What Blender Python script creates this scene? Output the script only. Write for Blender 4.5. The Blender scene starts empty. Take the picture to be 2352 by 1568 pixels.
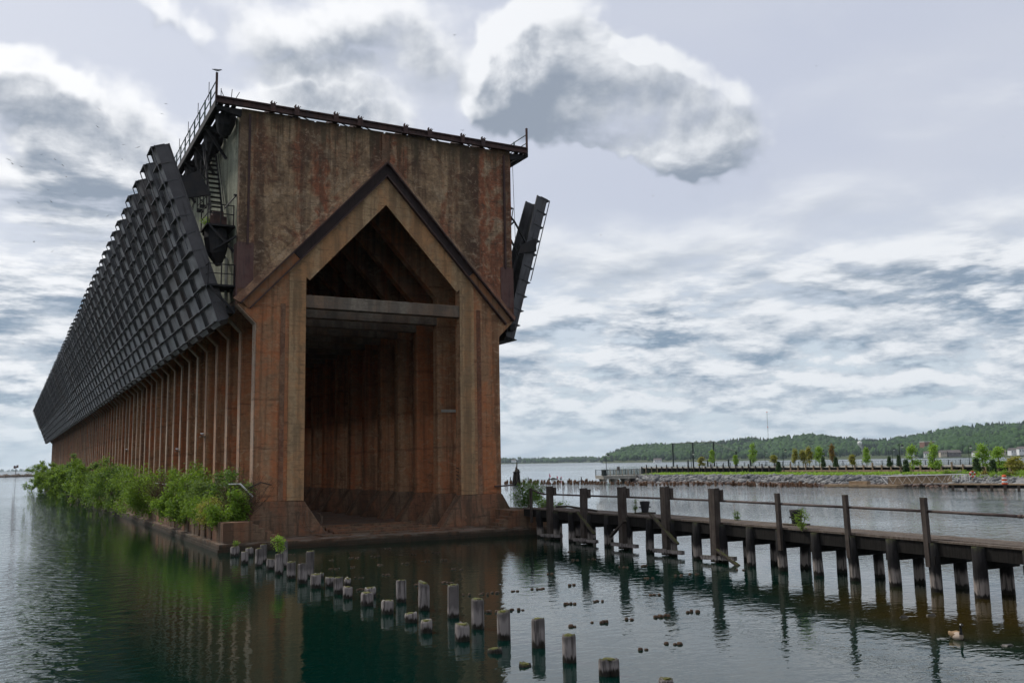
import bpy, bmesh, math, random
from mathutils import Vector, Matrix
import numpy as np
R = math.radians
random.seed(7); np.random.seed(7)
scene = bpy.context.scene
col = scene.collection

# ---------------------------------------------------------------- camera
F, CX, CY = 2118.0, 1176.0, 784.0            # focal length and centre on a 2352 x 1568 picture
PITCH, ROLL, YAW = R(7.493), R(0.99), R(28.67)
CAM = Vector((-19.27, -50.69, 4.153))        # metres above the lake; Y runs along the ore dock, X along its front
_f0 = Vector((math.sin(YAW), math.cos(YAW), 0)); _r = Vector((math.cos(YAW), -math.sin(YAW), 0)); _z = Vector((0, 0, 1))
_f = _f0*math.cos(PITCH)+_z*math.sin(PITCH); _u = _z*math.cos(PITCH)-_f0*math.sin(PITCH)
IR = _r*math.cos(ROLL)-_u*math.sin(ROLL); IU = _r*math.sin(ROLL)+_u*math.cos(ROLL)
cam_data = bpy.data.cameras.new('camera'); cam = bpy.data.objects.new('camera', cam_data); col.objects.link(cam)
m = Matrix((IR, IU, -_f)).transposed().to_4x4(); m.translation = CAM; cam.matrix_world = m
cam_data.sensor_width = 36.0; cam_data.lens = F/2352*36.0; cam_data.clip_end = 60000; cam_data.clip_start = 0.2
scene.camera = cam
def ray(x, y): return (IR*((x-CX)/F)+IU*((CY-y)/F)+_f)
def on_z(x, y, z=0.0):                       # where the sight line of a picture point meets a level
    d = ray(x, y); t = (z-CAM.z)/d.z; return CAM+d*t
def on_x(x, y, X): d = ray(x, y); return CAM+d*((X-CAM.x)/d.x)
def on_y(x, y, Y): d = ray(x, y); return CAM+d*((Y-CAM.y)/d.y)
def at_dist(x, y, dist):                     # a point at a ground distance
    d = ray(x, y); t = dist/math.hypot(d.x, d.y); return CAM+d*t

# ---------------------------------------------------------------- node helpers
class NB:
    def __init__(s, tree): s.t = tree; s.n = tree.nodes; s.l = tree.links
    def new(s, typ, **kw):
        n = s.n.new(typ)
        for k, v in kw.items(): setattr(n, k, v)
        return n
    def put(s, sock, v):
        if v is None: return
        if isinstance(v, bpy.types.NodeSocket): s.l.new(v, sock)
        else: sock.default_value = v
    def m(s, op, a, b=None, c=None, clamp=False):
        n = s.new('ShaderNodeMath', operation=op, use_clamp=clamp)
        for i, v in enumerate((a, b, c)): s.put(n.inputs[i], v) if v is not None else None
        return n.outputs[0]
    def v(s, op, a, b=None, scale=None):
        n = s.new('ShaderNodeVectorMath', operation=op); s.put(n.inputs[0], a)
        if b is not None: s.put(n.inputs[1], b)
        if scale is not None: s.put(n.inputs['Scale'], scale)
        return n.outputs['Value'] if op in ('DOT_PRODUCT', 'LENGTH', 'DISTANCE') else n.outputs[0]
    def xyz(s, v): n = s.new('ShaderNodeSeparateXYZ'); s.put(n.inputs[0], v); return n.outputs[0], n.outputs[1], n.outputs[2]
    def comb(s, x, y, z):
        n = s.new('ShaderNodeCombineXYZ')
        for i, q in enumerate((x, y, z)): s.put(n.inputs[i], q)
        return n.outputs[0]
    def noise(s, vec, scale, detail=4.0, rough=0.55, dist=0.0, color=False):
        n = s.new('ShaderNodeTexNoise'); s.put(n.inputs['Vector'], vec); s.put(n.inputs['Scale'], scale); s.put(n.inputs['Detail'], detail)
        s.put(n.inputs['Roughness'], rough); s.put(n.inputs['Distortion'], dist)
        return n.outputs['Color'] if color else n.outputs[0]
    def vor(s, vec, scale, feature='F1', out='Distance', rnd=1.0):
        n = s.new('ShaderNodeTexVoronoi', feature=feature); s.put(n.inputs['Vector'], vec); s.put(n.inputs['Scale'], scale); s.put(n.inputs['Randomness'], rnd)
        return n.outputs[out]
    def mr(s, v, a, b, c=0.0, d=1.0, smooth=True):
        n = s.new('ShaderNodeMapRange'); n.interpolation_type = 'SMOOTHSTEP' if smooth else 'LINEAR'
        for i, q in enumerate((v, a, b, c, d)): s.put(n.inputs[i], q)
        return n.outputs[0]
    def mix(s, f, a, b, blend='MIX'):
        n = s.new('ShaderNodeMix', data_type='RGBA', blend_type=blend); n.clamp_factor = True
        s.put(n.inputs[0], f)
        for i, q in ((6, a), (7, b)):
            if not isinstance(q, bpy.types.NodeSocket) and len(q) == 3: q = (*q, 1)
            s.put(n.inputs[i], q)
        return n.outputs[2]
    def map(s, vec, scale=(1, 1, 1), loc=(0, 0, 0), rot=(0, 0, 0)):
        n = s.new('ShaderNodeMapping'); s.put(n.inputs[0], vec); n.inputs[1].default_value = loc; n.inputs[2].default_value = rot; n.inputs[3].default_value = scale
        return n.outputs[0]

# ---------------------------------------------------------------- sky and sun
SUN_AZ, SUN_EL = YAW-R(58), R(48)            # clockwise from +Y; the sun stands behind the cloud, back left of the dock
world = bpy.data.worlds.new('World'); scene.world = world; world.use_nodes = True
wt = world.node_tree; wt.nodes.clear(); W = NB(wt)
sky = W.new('ShaderNodeTexSky', sky_type='NISHITA', sun_disc=False, sun_elevation=SUN_EL, sun_rotation=SUN_AZ, air_density=1.2, dust_density=2.0, ozone_density=1.0)
tc = W.new('ShaderNodeTexCoord').outputs['Generated']
def cloud_blob(d, c, rad, tilt=0.0):         # a single cloud: centre and radii given as picture points, turned into directions of the sky
    a = ray(*c).normalized(); e1 = a.cross(Vector((0, 0, 1))).normalized(); e2 = e1.cross(a).normalized()
    ca, sa = math.cos(R(tilt)), math.sin(R(tilt)); f1 = e1*ca+e2*sa; f2 = e2*ca-e1*sa
    w = W.v('DOT_PRODUCT', d, tuple(a)); u = W.m('MULTIPLY', W.v('DOT_PRODUCT', d, tuple(f1)), F/rad[0]); v = W.m('MULTIPLY', W.v('DOT_PRODUCT', d, tuple(f2)), F/rad[1])
    q = W.m('ADD', W.m('MULTIPLY', u, u), W.m('MULTIPLY', v, v))
    g = W.m('SUBTRACT', 1.0, q); g = W.m('MAXIMUM', g, 0.0)
    return W.m('MULTIPLY', g, W.m('GREATER_THAN', w, 0.3))
BLOBS = [((1290, 170), (260, 190), -8, .62), ((1510, 260), (300, 150), -22, .72), ((1170, 210), (140, 190), 0, .25), ((1400, 300), (300, 110), -14, .3),
         ((760, 55), (400, 130), 0, .44), ((740, 265), (280, 120), -8, .50), ((270, 300), (250, 140), 0, .44), ((70, 240), (150, 90), 0, .28), ((120, 420), (420, 130), 0, .36),
         ((130, 640), (380, 130), 6, .26), ((2010, 620), (420, 90), 2, .24), ((1450, 720), (330, 80), 0, .22), ((280, 5), (170, 50), 0, .34), ((2330, 640), (220, 110), 0, .16)]
def cloud_density(d):
    x, y, z = W.xyz(d)
    zz = W.m('MAXIMUM', z, 0.0)
    k = W.m('DIVIDE', 1.0, W.m('ADD', zz, 0.13))
    P = W.comb(W.m('MULTIPLY', x, k), W.m('MULTIPLY', y, k), 0.0)
    n1 = W.noise(P, 2.0, 5.0, 0.56, 0.25)
    S_ = W.mr(zz, 0.03, 0.34, 19.0, 8.0); Sz = W.m('MULTIPLY', S_, W.mr(zz, 0.03, 0.34, 2.3, 1.0))
    iso = W.noise(W.comb(W.m('MULTIPLY', x, S_), W.m('MULTIPLY', y, S_), W.m('MULTIPLY', z, Sz)), 1.0, 6.0, 0.60, 0.15)    # billows of the high, near clouds
    t = W.m('ADD', W.m('MULTIPLY', W.m('SUBTRACT', n1, 0.5), W.mr(zz, 0.08, 0.30, 0.62, 1.0)), W.m('ADD', 0.5, W.m('MULTIPLY', W.m('SUBTRACT', iso, 0.5), W.mr(zz, 0.08, 0.30, 0.85, 0.0))))
    t = W.m('ADD', t, W.mr(zz, 0.14, 0.36, 0.11, -0.14))
    wc = W.v('SUBTRACT', W.noise(d, 7.0, 4.0, 0.62, color=True), (.5, .5, .5)); dw = W.v('NORMALIZE', W.v('ADD', d, W.v('SCALE', wc, scale=.13)))
    s = None
    for c, r, tl, amp in BLOBS:
        b = W.m('MULTIPLY', cloud_blob(dw, c, r, tl), amp); s = b if s is None else W.m('ADD', s, b)
    fl = W.m('MULTIPLY', W.m('SUBTRACT', iso, 0.5), 1.5)
    s2 = W.m('MULTIPLY', W.mr(s, 0.0, 0.45), W.m('ADD', W.m('MINIMUM', s, 0.45), fl))
    return W.m('ADD', t, s2), zz, iso, s
d0 = W.v('NORMALIZE', tc)
x0, y0, z0 = W.xyz(d0)
lift = W.m('ADD', 0.009, W.m('MULTIPLY', W.m('MAXIMUM', z0, 0.0), 0.055))
sd = (math.sin(SUN_AZ), math.cos(SUN_AZ))
d1 = W.v('NORMALIZE', W.comb(W.m('ADD', x0, W.m('MULTIPLY', lift, 0.35*sd[0])), W.m('ADD', y0, W.m('MULTIPLY', lift, 0.35*sd[1])), W.m('ADD', z0, lift)))
T0, Z0, ISO, B0 = cloud_density(d0); T1, _, _, B1 = cloud_density(d1)
cover = W.mr(T0, W.mr(Z0, .08, .3, .44, .36), W.mr(Z0, .08, .3, .60, .80))
thick = W.mr(T0, 0.48, W.mr(Z0, .08, .3, .92, 1.05))
emb = W.m('ADD', W.m('ADD', W.m('SUBTRACT', 0.62, W.m('MULTIPLY', W.m('MINIMUM', B0, .5), .30)), W.m('MULTIPLY', W.m('SUBTRACT', ISO, .5), .9)), W.m('MULTIPLY', W.m('SUBTRACT', T0, T1), W.mr(Z0, .06, .3, 5.0, 2.6)))
emb = W.m('ADD', emb, W.m('MULTIPLY', W.m('SUBTRACT', B0, B1), .9))
emb = W.mr(W.m('SUBTRACT', emb, W.m('MULTIPLY', thick, 0.72)), -.55, 1.12)
sunv = (math.sin(SUN_AZ)*math.cos(SUN_EL), math.cos(SUN_AZ)*math.cos(SUN_EL), math.sin(SUN_EL))
glow = W.mr(W.v('DOT_PRODUCT', d0, sunv), 0.45, 1.0)
veil = W.mix(W.mr(Z0, 0.0, 0.30), (0.58, 0.69, 0.78), (0.56, 0.59, 0.69))
veil = W.mix(W.m('MULTIPLY', glow, 0.5), veil, (0.72, 0.74, 0.80))
strk = W.noise(W.map(d0, scale=(2, 2, 5)), 2.2, 2.0, 0.55)
veil = W.mix(W.mr(strk, 0.35, 0.7, 0.0, 0.35), veil, (0.66, 0.68, 0.74))
S = 0.1
def up(c): return W.mix(1.0, c, (1/S, 1/S, 1/S), 'MULTIPLY')
base = W.mix(0.86, sky.outputs[0], up(veil))
dark = W.mix(W.mr(Z0, 0.02, 0.35), (0.155, 0.245, 0.355), (0.25, 0.295, 0.365))
lit = W.mix(glow, (0.80, 0.82, 0.85), (0.98, 0.98, 0.99))
cl = W.mix(emb, dark, lit)
final = W.mix(W.m('MULTIPLY', cover, 0.93), base, up(cl))
final = W.mix(W.mr(Z0, 0.0, 0.09, 0.55, 0.0), final, up(W.mix(0.0, (0.60, 0.69, 0.75), (0, 0, 0))))
bg = W.new('ShaderNodeBackground'); W.put(bg.inputs[0], final); bg.inputs[1].default_value = S
wo = W.new('ShaderNodeOutputWorld'); wt.links.new(bg.outputs[0], wo.inputs[0])
world.cycles.sampling_method = 'MANUAL'; world.cycles.sample_map_resolution = 256

sun_data = bpy.data.lights.new('sun', 'SUN'); sun_data.energy = 2.6; sun_data.angle = R(8); sun_data.color = (1.0, 0.95, 0.88)
sun = bpy.data.objects.new('sun', sun_data); col.objects.link(sun)
sun.rotation_euler = Vector((-sunv[0], -sunv[1], -sunv[2])).to_track_quat('-Z', 'Y').to_euler()
vs = scene.view_settings; vs.view_transform = 'Standard'; vs.look = 'None'; vs.exposure = 0.15; vs.gamma = 1.0; vs.use_curve_mapping = False
scene.cycles.use_denoising = True; scene.cycles.use_adaptive_sampling = True; scene.cycles.adaptive_threshold = 0.02
scene.cycles.max_bounces = 5; scene.cycles.diffuse_bounces = 3; scene.cycles.glossy_bounces = 2; scene.cycles.transmission_bounces = 2; scene.cycles.volume_bounces = 1

# ---------------------------------------------------------------- mesh helpers
class MB:                                    # collects shapes, links them as ONE mesh object
    def __init__(s): s.v = []; s.f = []; s.mi = []
    def add(s, vs, fs, mi=0):
        o = len(s.v); s.v += [tuple(p) for p in vs]; s.f += [tuple(i+o for i in f) for f in fs]; s.mi += [mi]*len(fs)
    def box(s, x0, x1, y0, y1, z0, z1, mi=0):
        s.add([(x0, y0, z0), (x1, y0, z0), (x1, y1, z0), (x0, y1, z0), (x0, y0, z1), (x1, y0, z1), (x1, y1, z1), (x0, y1, z1)],
              [(0, 3, 2, 1), (4, 5, 6, 7), (0, 1, 5, 4), (1, 2, 6, 5), (2, 3, 7, 6), (3, 0, 4, 7)], mi)
    def hexa(s, pts, mi=0): s.add(pts, [(0, 3, 2, 1), (4, 5, 6, 7), (0, 1, 5, 4), (1, 2, 6, 5), (2, 3, 7, 6), (3, 0, 4, 7)], mi)
    def bar(s, a, b, w, h, up=(0, 0, 1), mi=0):   # a beam of w (sideways) x h (upwards) from a to b
        a, b = Vector(a), Vector(b); d = (b-a).normalized(); up = Vector(up)
        if abs(d.dot(up)) > .98: up = Vector((0, 1, 0))
        sx = d.cross(up).normalized()*w/2; su = sx.cross(d).normalized()*h/2
        s.hexa([a-sx-su, a+sx-su, b+sx-su, b-sx-su, a-sx+su, a+sx+su, b+sx+su, b-sx+su], mi)
    def tube(s, a, b, r0, r1=None, n=8, cap=True, mi=0):
        s.loft([a, b], [r0, r0 if r1 is None else r1], n, cap, mi)
    def loft(s, pts, rad, n=8, cap=True, mi=0, up=(0, 0, 1), jit=0.0, rnd=None):
        pts = [Vector(p) for p in pts]; rings = []
        for i, p in enumerate(pts):
            d = (pts[min(i+1, len(pts)-1)]-pts[max(i-1, 0)]).normalized(); q = Vector(up)
            if abs(d.dot(q)) > .95: q = Vector((0, 1, 0))
            sx = d.cross(q).normalized(); su = sx.cross(d).normalized(); r = rad[i]; rx, ry = r if isinstance(r, tuple) else (r, r)
            ring = []
            for k in range(n):
                a = 2*math.pi*k/n; j = 1+(rnd.uniform(-jit, jit) if rnd else 0)
                ring.append(p+sx*math.cos(a)*rx*j+su*math.sin(a)*ry*j)
            rings.append(ring)
        vs = [q for r in rings for q in r]; fs = []
        for i in range(len(rings)-1):
            for k in range(n): fs.append((i*n+k, i*n+(k+1) % n, (i+1)*n+(k+1) % n, (i+1)*n+k))
        if cap: fs.append(tuple(range(n))[::-1]); fs.append(tuple((len(rings)-1)*n+k for k in range(n)))
        s.add(vs, fs, mi)
    def prism(s, poly, y0, y1, mi=0):        # an outline in X, Z drawn out along Y
        n = len(poly); vs = [(x, y0, z) for x, z in poly]+[(x, y1, z) for x, z in poly]
        fs = [tuple(range(n)), tuple(range(2*n-1, n-1, -1))]+[(i, n+i, n+(i+1) % n, (i+1) % n) for i in range(n)]
        s.add(vs, fs, mi)
    def mesh(s, name, mats, smooth=False):
        me = bpy.data.meshes.new(name); me.from_pydata(s.v, [], s.f)
        for m_ in (mats if isinstance(mats, (list, tuple)) else [mats]): me.materials.append(m_)
        if any(s.mi): me.polygons.foreach_set('material_index', s.mi)
        if smooth: me.polygons.foreach_set('use_smooth', [True]*len(s.f))
        me.update(); return me
    def build(s, name, mats, parent=None, smooth=False, loc=(0, 0, 0), fix=True):
        me = s.mesh(name, mats, smooth)
        if fix:
            b = bmesh.new(); b.from_mesh(me); bmesh.ops.recalc_face_normals(b, faces=b.faces); b.to_mesh(me); b.free()
        return place(me, name, parent, loc)
def place(me, name, parent=None, loc=(0, 0, 0), rot=None, scale=None):
    o = bpy.data.objects.new(name, me); col.objects.link(o); o.location = loc
    if rot is not None: o.rotation_euler = rot
    if scale is not None: o.scale = scale if hasattr(scale, '__len__') else (scale,)*3
    if parent: o.parent = parent
    return o
def np_mesh(name, v, f, mat, parent=None, loc=(0, 0, 0), smooth=False, link=True):   # v (n,3), f (m,k)
    me = bpy.data.meshes.new(name); v = np.asarray(v, np.float32); f = np.asarray(f, np.int32); k = f.shape[1]
    me.vertices.add(len(v)); me.vertices.foreach_set('co', v.ravel()); me.loops.add(f.size); me.loops.foreach_set('vertex_index', f.ravel())
    me.polygons.add(len(f)); me.polygons.foreach_set('loop_start', np.arange(0, f.size, k, dtype=np.int32))
    if smooth: me.polygons.foreach_set('use_smooth', np.ones(len(f), bool))
    me.materials.append(mat); me.update(calc_edges=True); me.validate()
    return place(me, name, parent, loc) if link else me
def empty(name, loc=(0, 0, 0), rz=0.0):
    o = bpy.data.objects.new(name, None); col.objects.link(o); o.location = loc; o.rotation_euler = (0, 0, rz); o.empty_display_size = .3; return o
def tag(o, label=None, cat=None, group=None, kind=None):
    for k, v in (('label', label), ('category', cat), ('group', group), ('kind', kind)):
        if v: o[k] = v
    return o
ORD = 'first second third fourth fifth sixth seventh eighth ninth tenth eleventh twelfth thirteenth fourteenth fifteenth sixteenth seventeenth eighteenth nineteenth twentieth'.split()
def ordinal(i): return ORD[i] if i < 20 else ['twenty-', 'thirty-', 'forty-'][(i+1)//10-2]+ORD[(i+1) % 10-1] if (i+1) % 10 else {30: 'thirtieth', 40: 'fortieth'}[i+1]

# ---------------------------------------------------------------- materials
def mat(name, rough=0.9):
    m_ = bpy.data.materials.new(name); m_.use_nodes = True; t = m_.node_tree; b = NB(t); p = t.nodes['Principled BSDF']; p.inputs['Roughness'].default_value = rough
    p.inputs['Specular IOR Level'].default_value = 0.25
    return m_, b, p
def bump(b, p, h, strength=0.4, dist=0.02):
    n = b.new('ShaderNodeBump'); n.inputs['Strength'].default_value = strength; n.inputs['Distance'].default_value = dist; b.put(n.inputs['Height'], h); b.l.new(n.outputs[0], p.inputs['Normal'])
def pos(b): return b.new('ShaderNodeNewGeometry').outputs['Position']
def simple(name, c, rough=0.8, var=0.25, scale=3.0, metal=0.0, bmp=0.0):
    m_, b, p = mat(name, rough); q = b.new('ShaderNodeTexCoord').outputs['Object']
    n = b.noise(q, scale, 4.0, 0.6); c2 = tuple(x*(1-var) for x in c); c1 = tuple(min(1, x*(1+var)) for x in c)
    b.put(p.inputs['Base Color'], b.mix(b.mr(n, .3, .7), c2, c1)); p.inputs['Metallic'].default_value = metal
    if bmp: bump(b, p, n, bmp, 0.02)
    return m_
def concrete(name, tan, red, dark, band=0.5, streak=1.0, dark_amt=0.55, board=0.2, low_wet=False, pale=None):
    m_, b, p = mat(name, 0.92); q = pos(b); x, y, z = b.xyz(q)
    blot = b.noise(q, 0.7, 5.0, 0.66, 0.8)
    wx = b.v('ADD', q, b.comb(b.m('MULTIPLY', blot, .5), b.m('MULTIPLY', blot, .5), 0.0))
    wide = b.noise(b.map(wx, (band, band, 0.03)), 1.0, 3.0, 0.6)
    fine = b.noise(b.map(q, (2.8*streak, 2.8*streak, 0.13)), 1.0, 5.0, 0.66)
    grit = b.noise(q, 5.0, 4.0, 0.72)
    c = b.mix(b.mr(b.m('ADD', b.m('MULTIPLY', wide, 0.6), b.m('MULTIPLY', blot, 0.4)), .42, .58), tan, red)
    c = b.mix(b.mr(fine, .48, .64, 0.0, dark_amt), c, dark)
    wide2 = b.noise(b.map(wx, (band*1.7, band*1.7, 0.018), loc=(7, 3, 1)), 1.0, 3.0, 0.6)
    c = b.mix(b.mr(wide2, .52, .60, 0.0, dark_amt), c, dark)
    hs = b.noise(b.map(q, (1.1, 1.1, 7.0), loc=(2, 5, 3)), 1.0, 4.0, .7, .3)
    c = b.mix(b.mr(hs, .56, .66, 0.0, .65), c, dark)
    if pale: c = b.mix(b.m('MULTIPLY', b.mr(b.noise(b.map(q, (1.5, 1.5, 3.2), loc=(3, 9, 4)), 1.0, 6.0, .74, 1.4), .52, .62, 0.0, .8), b.mr(wide, .38, .55, 1.0, .35)), c, pale)
    c = b.mix(b.mr(grit, .35, .72, 0.0, .5), c, tuple(t*.42 for t in tan))
    c = b.mix(b.mr(blot, .30, .62, .38, 0.0), c, tuple(t*.5 for t in dark))
    line = b.mr(b.m('ABSOLUTE', b.m('SUBTRACT', b.m('FRACT', b.m('DIVIDE', b.m('ADD', z, b.m('MULTIPLY', blot, .03)), board)), .5)), .44, .5)
    c = b.mix(b.m('MULTIPLY', b.m('MULTIPLY', line, b.mr(hs, .42, .58)), .55), c, dark)
    if low_wet:
        wet = b.mr(b.m('ADD', z, b.m('MULTIPLY', b.m('SUBTRACT', grit, .5), .35)), .14, .62, 1.0, 0.0)
        c = b.mix(b.m('MULTIPLY', wet, .85), c, (0.018, 0.018, 0.012))
        lime = b.m('MULTIPLY', b.mr(b.m('ABSOLUTE', b.m('SUBTRACT', z, .38)), .0, .16, 1.0, 0.0), b.mr(hs, .45, .65))
        c = b.mix(b.m('MULTIPLY', lime, .5), c, (0.27, 0.24, 0.20))
    b.put(p.inputs['Base Color'], c)
    h = b.m('ADD', b.m('MULTIPLY', grit, .5), b.m('ADD', b.m('MULTIPLY', blot, 1.2), b.m('MULTIPLY', line, -.35)))
    bump(b, p, h, 0.55, 0.05)
    return m_
M = {}
def front_wall_mat():
    m_, b, p = mat('banded_end_wall_concrete', .92); q = pos(b); x, y, z = b.xyz(q)
    blot = b.noise(q, .75, 5.0, .68, .8); fine = b.noise(b.map(q, (3.2, 3.2, .16)), 1.0, 4.0, .66); grit = b.noise(q, 5.5, 4.0, .72)
    xx = b.m('ADD', x, b.m('ADD', b.m('MULTIPLY', b.m('SUBTRACT', blot, .5), .35), b.m('MULTIPLY', b.m('SUBTRACT', fine, .5), .25)))
    b1 = b.noise(b.comb(b.m('MULTIPLY', xx, .62), 3.1, b.m('MULTIPLY', z, .022)), 1.0, 2.0, .5); b2 = b.noise(b.comb(b.m('MULTIPLY', xx, .72), 9.7, b.m('MULTIPLY', z, .03)), 1.0, 3.0, .6)
    mot = b.noise(b.map(q, (.9, .9, .55), loc=(11, 2, 6)), 1.0, 6.0, .72, 1.0)
    c = b.mix(b.mr(b.m('ADD', b.m('MULTIPLY', b1, .6), b.m('MULTIPLY', mot, .4)), .46, .55), (0.345, 0.120, 0.058), (0.400, 0.262, 0.145))
    c = b.mix(b.mr(mot, .52, .64, 0, .7), c, (0.47, 0.345, 0.22))
    c = b.mix(b.mr(mot, .36, .46, .7, 0.0), c, (0.12, 0.058, 0.034))
    c = b.mix(b.m('MULTIPLY', b.mr(b2, .51, .58, 0, .9), b.mr(mot, .38, .62, 1.0, .55)), c, (0.080, 0.047, 0.030))
    c = b.mix(b.mr(fine, .50, .64, 0, .55), c, (0.085, 0.052, 0.033))
    hs = b.noise(b.map(q, (1.3, 1.3, 8.0), loc=(2, 5, 3)), 1.0, 4.0, .72, .5)
    c = b.mix(b.mr(hs, .56, .64, 0, .7), c, (0.06, 0.038, 0.026))
    pl = b.noise(b.map(q, (1.7, 1.7, 2.6), loc=(3, 9, 4)), 1.0, 5.0, .76, 1.6)
    c = b.mix(b.m('MULTIPLY', b.mr(pl, .50, .66, 0, .75), b.mr(grit, .30, .62, .35, 1.0)), c, (0.44, 0.33, 0.22))
    topn = b.m('ADD', z, b.m('MULTIPLY', b.m('SUBTRACT', fine, .5), 5.0)); c = b.mix(b.mr(topn, 22.4, 24.2, 0, .75), c, (0.060, 0.052, 0.028))
    c = b.mix(b.mr(b.m('ADD', z, b.m('MULTIPLY', blot, 5.0)), 15.6, 18.6, .6, 0.0), c, (0.21, 0.082, 0.046))
    c = b.mix(b.mr(grit, .36, .70, .5, 0.0), c, (0.075, 0.048, 0.032))
    c = b.mix(b.mr(blot, .34, .55, .45, 0.0), c, (0.05, 0.032, 0.022))
    b.put(p.inputs['Base Color'], c); bump(b, p, b.m('ADD', b.m('MULTIPLY', grit, .5), b.m('ADD', blot, b.m('MULTIPLY', hs, -.6))), .55, .05); return m_
M['front'] = front_wall_mat()
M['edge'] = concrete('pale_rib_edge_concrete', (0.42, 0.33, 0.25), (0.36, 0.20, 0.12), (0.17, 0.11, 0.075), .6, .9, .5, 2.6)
M['bent'] = concrete('rusty_pier_concrete', (0.430, 0.245, 0.130), (0.410, 0.140, 0.055), (0.120, 0.055, 0.030), .8, 1.3, .58, 2.6, pale=(0.47, 0.33, 0.20))
M['rafter'] = concrete('pale_beam_concrete', (0.46, 0.315, 0.175), (0.42, 0.22, 0.10), (0.16, 0.095, 0.05), .8, .8, .5, .5)
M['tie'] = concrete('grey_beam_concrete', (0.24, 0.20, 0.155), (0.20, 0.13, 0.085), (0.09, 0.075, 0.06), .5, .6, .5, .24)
M['side'] = concrete('mossy_side_concrete', (0.30, 0.31, 0.23), (0.23, 0.24, 0.18), (0.10, 0.11, 0.07), .8, 1.4, .55, .3)
M['base'] = concrete('footing_concrete', (0.215, 0.140, 0.088), (0.220, 0.098, 0.052), (0.058, 0.038, 0.025), .8, 1.4, .6, .5, low_wet=True)
def rust_steel(name, a, c_, d, rough=.75):
    m_, b, p = mat(name, rough); q = pos(b)
    n = b.noise(q, 1.6, 6.0, .65, .4); f = b.noise(b.map(q, (6, 6, .5)), 1.0, 5.0, .6)
    c = b.mix(b.mr(n, .38, .66), a, c_); c = b.mix(b.mr(f, .5, .68, 0, .7), c, d)
    b.put(p.inputs['Base Color'], c); bump(b, p, n, .3, .02); return m_
M['steel'] = rust_steel('brown_steel', (0.054, 0.033, 0.031), (0.083, 0.044, 0.035), (0.027, 0.018, 0.018))
M['rust'] = rust_steel('orange_rust', (0.235, 0.095, 0.038), (0.20, 0.125, 0.07), (0.085, 0.042, 0.024))
M['plate'] = rust_steel('purple_brown_plate', (0.121, 0.069, 0.057), (0.098, 0.046, 0.039), (0.057, 0.034, 0.032))
M['black'] = rust_steel('black_steel', (0.022, 0.022, 0.023), (0.032, 0.027, 0.025), (0.010, 0.010, 0.010))
M['green_rail'] = simple('green_railing_paint', (0.035, 0.07, 0.065), .6, .4, 4)
def chute_mat():
    m_, b, p = mat('chute_steel', .5); q = b.new('ShaderNodeTexCoord').outputs['Object']; oi = b.new('ShaderNodeObjectInfo').outputs['Random']
    qq = b.v('ADD', q, b.comb(b.m('MULTIPLY', oi, 70.0), 0.0, 0.0))
    n = b.noise(qq, .9, 5.0, .65, .5); f = b.noise(b.map(qq, (5, 5, .35)), 1.0, 5.0, .6)
    c = b.mix(b.mr(n, .35, .65), (0.058, 0.060, 0.065), (0.115, 0.117, 0.121)); c = b.mix(b.mr(f, .52, .68, 0, .75), c, (0.020, 0.019, 0.020))
    c = b.mix(b.mr(b.noise(qq, 2.3, 4.0), .60, .72, 0, .35), c, (0.10, 0.055, 0.04))
    c = b.mix(b.mr(oi, 0, 1, 0.0, .45, False), c, (0.045, 0.040, 0.040)); c = b.mix(b.mr(b.m('FRACT', b.m('MULTIPLY', oi, 7.3)), .7, 1.0, 0, .4), c, (0.115, 0.085, 0.070))
    b.put(p.inputs['Base Color'], c); p.inputs['Metallic'].default_value = .15; b.put(p.inputs['Roughness'], b.mr(n, .3, .7, .38, .62)); bump(b, p, n, .2, .02); return m_
M['chute'] = chute_mat()
def wood(name, base, pale, dark, piles=False, moss=True, stump=False):
    m_, b, p = mat(name, .95); q = pos(b); x, y, z = b.xyz(q); oi = b.new('ShaderNodeObjectInfo').outputs['Random']
    qo = b.v('ADD', q, b.comb(b.m('MULTIPLY', oi, 31.0), b.m('MULTIPLY', oi, 17.0), 0.0))
    g = b.noise(b.map(qo, (14, 14, .8)), 1.0, 5.0, .65); n = b.noise(qo, 2.5, 5.0, .6)
    c = b.mix(b.mr(n, .35, .65), base, tuple(t*.62 for t in base))
    nz = b.new('ShaderNodeNewGeometry').outputs['Normal']; nzz = b.xyz(nz)[2]
    if piles or stump:
        rag = b.m('MULTIPLY', b.m('SUBTRACT', b.noise(b.map(qo, (9, 9, .9)), 1.0, 4.0, .7), .5), .42)
        zz = b.m('ADD', z, rag)
        band = b.m('MULTIPLY', b.mr(zz, .06, .16), b.mr(zz, .38, .62, 1.0, 0.0)) if piles else b.mr(zz, .02, .14)
        keep = .85 if piles else b.mr(b.m('ADD', zz, b.m('MULTIPLY', oi, .5)), .62, .80, .9, .25)
        c = b.mix(b.m('MULTIPLY', band, keep), c, pale)
        c = b.mix(b.mr(zz, .08, .17, 1.0, 0.0), c, (0.016, 0.013, 0.009))
    c = b.mix(b.mr(g, .46, .62, 0, .75), c, dark)
    if moss:
        mm = b.m('MULTIPLY', b.mr(nzz, .5, .9), b.mr(b.noise(qo, 6.0, 3.0), .38, .58))
        c = b.mix(b.m('MULTIPLY', mm, .8), c, (0.075, 0.085, 0.022))
    b.put(p.inputs['Base Color'], c); bump(b, p, g, .9, .03); return m_
M['stump'] = wood('weathered_stump_wood', (0.075, 0.066, 0.062), (0.25, 0.22, 0.205), (0.035, 0.029, 0.026), stump=True)
M['pile'] = wood('tarred_pile_wood', (0.022, 0.020, 0.020), (0.29, 0.25, 0.22), (0.009, 0.008, 0.008), piles=True)
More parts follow.
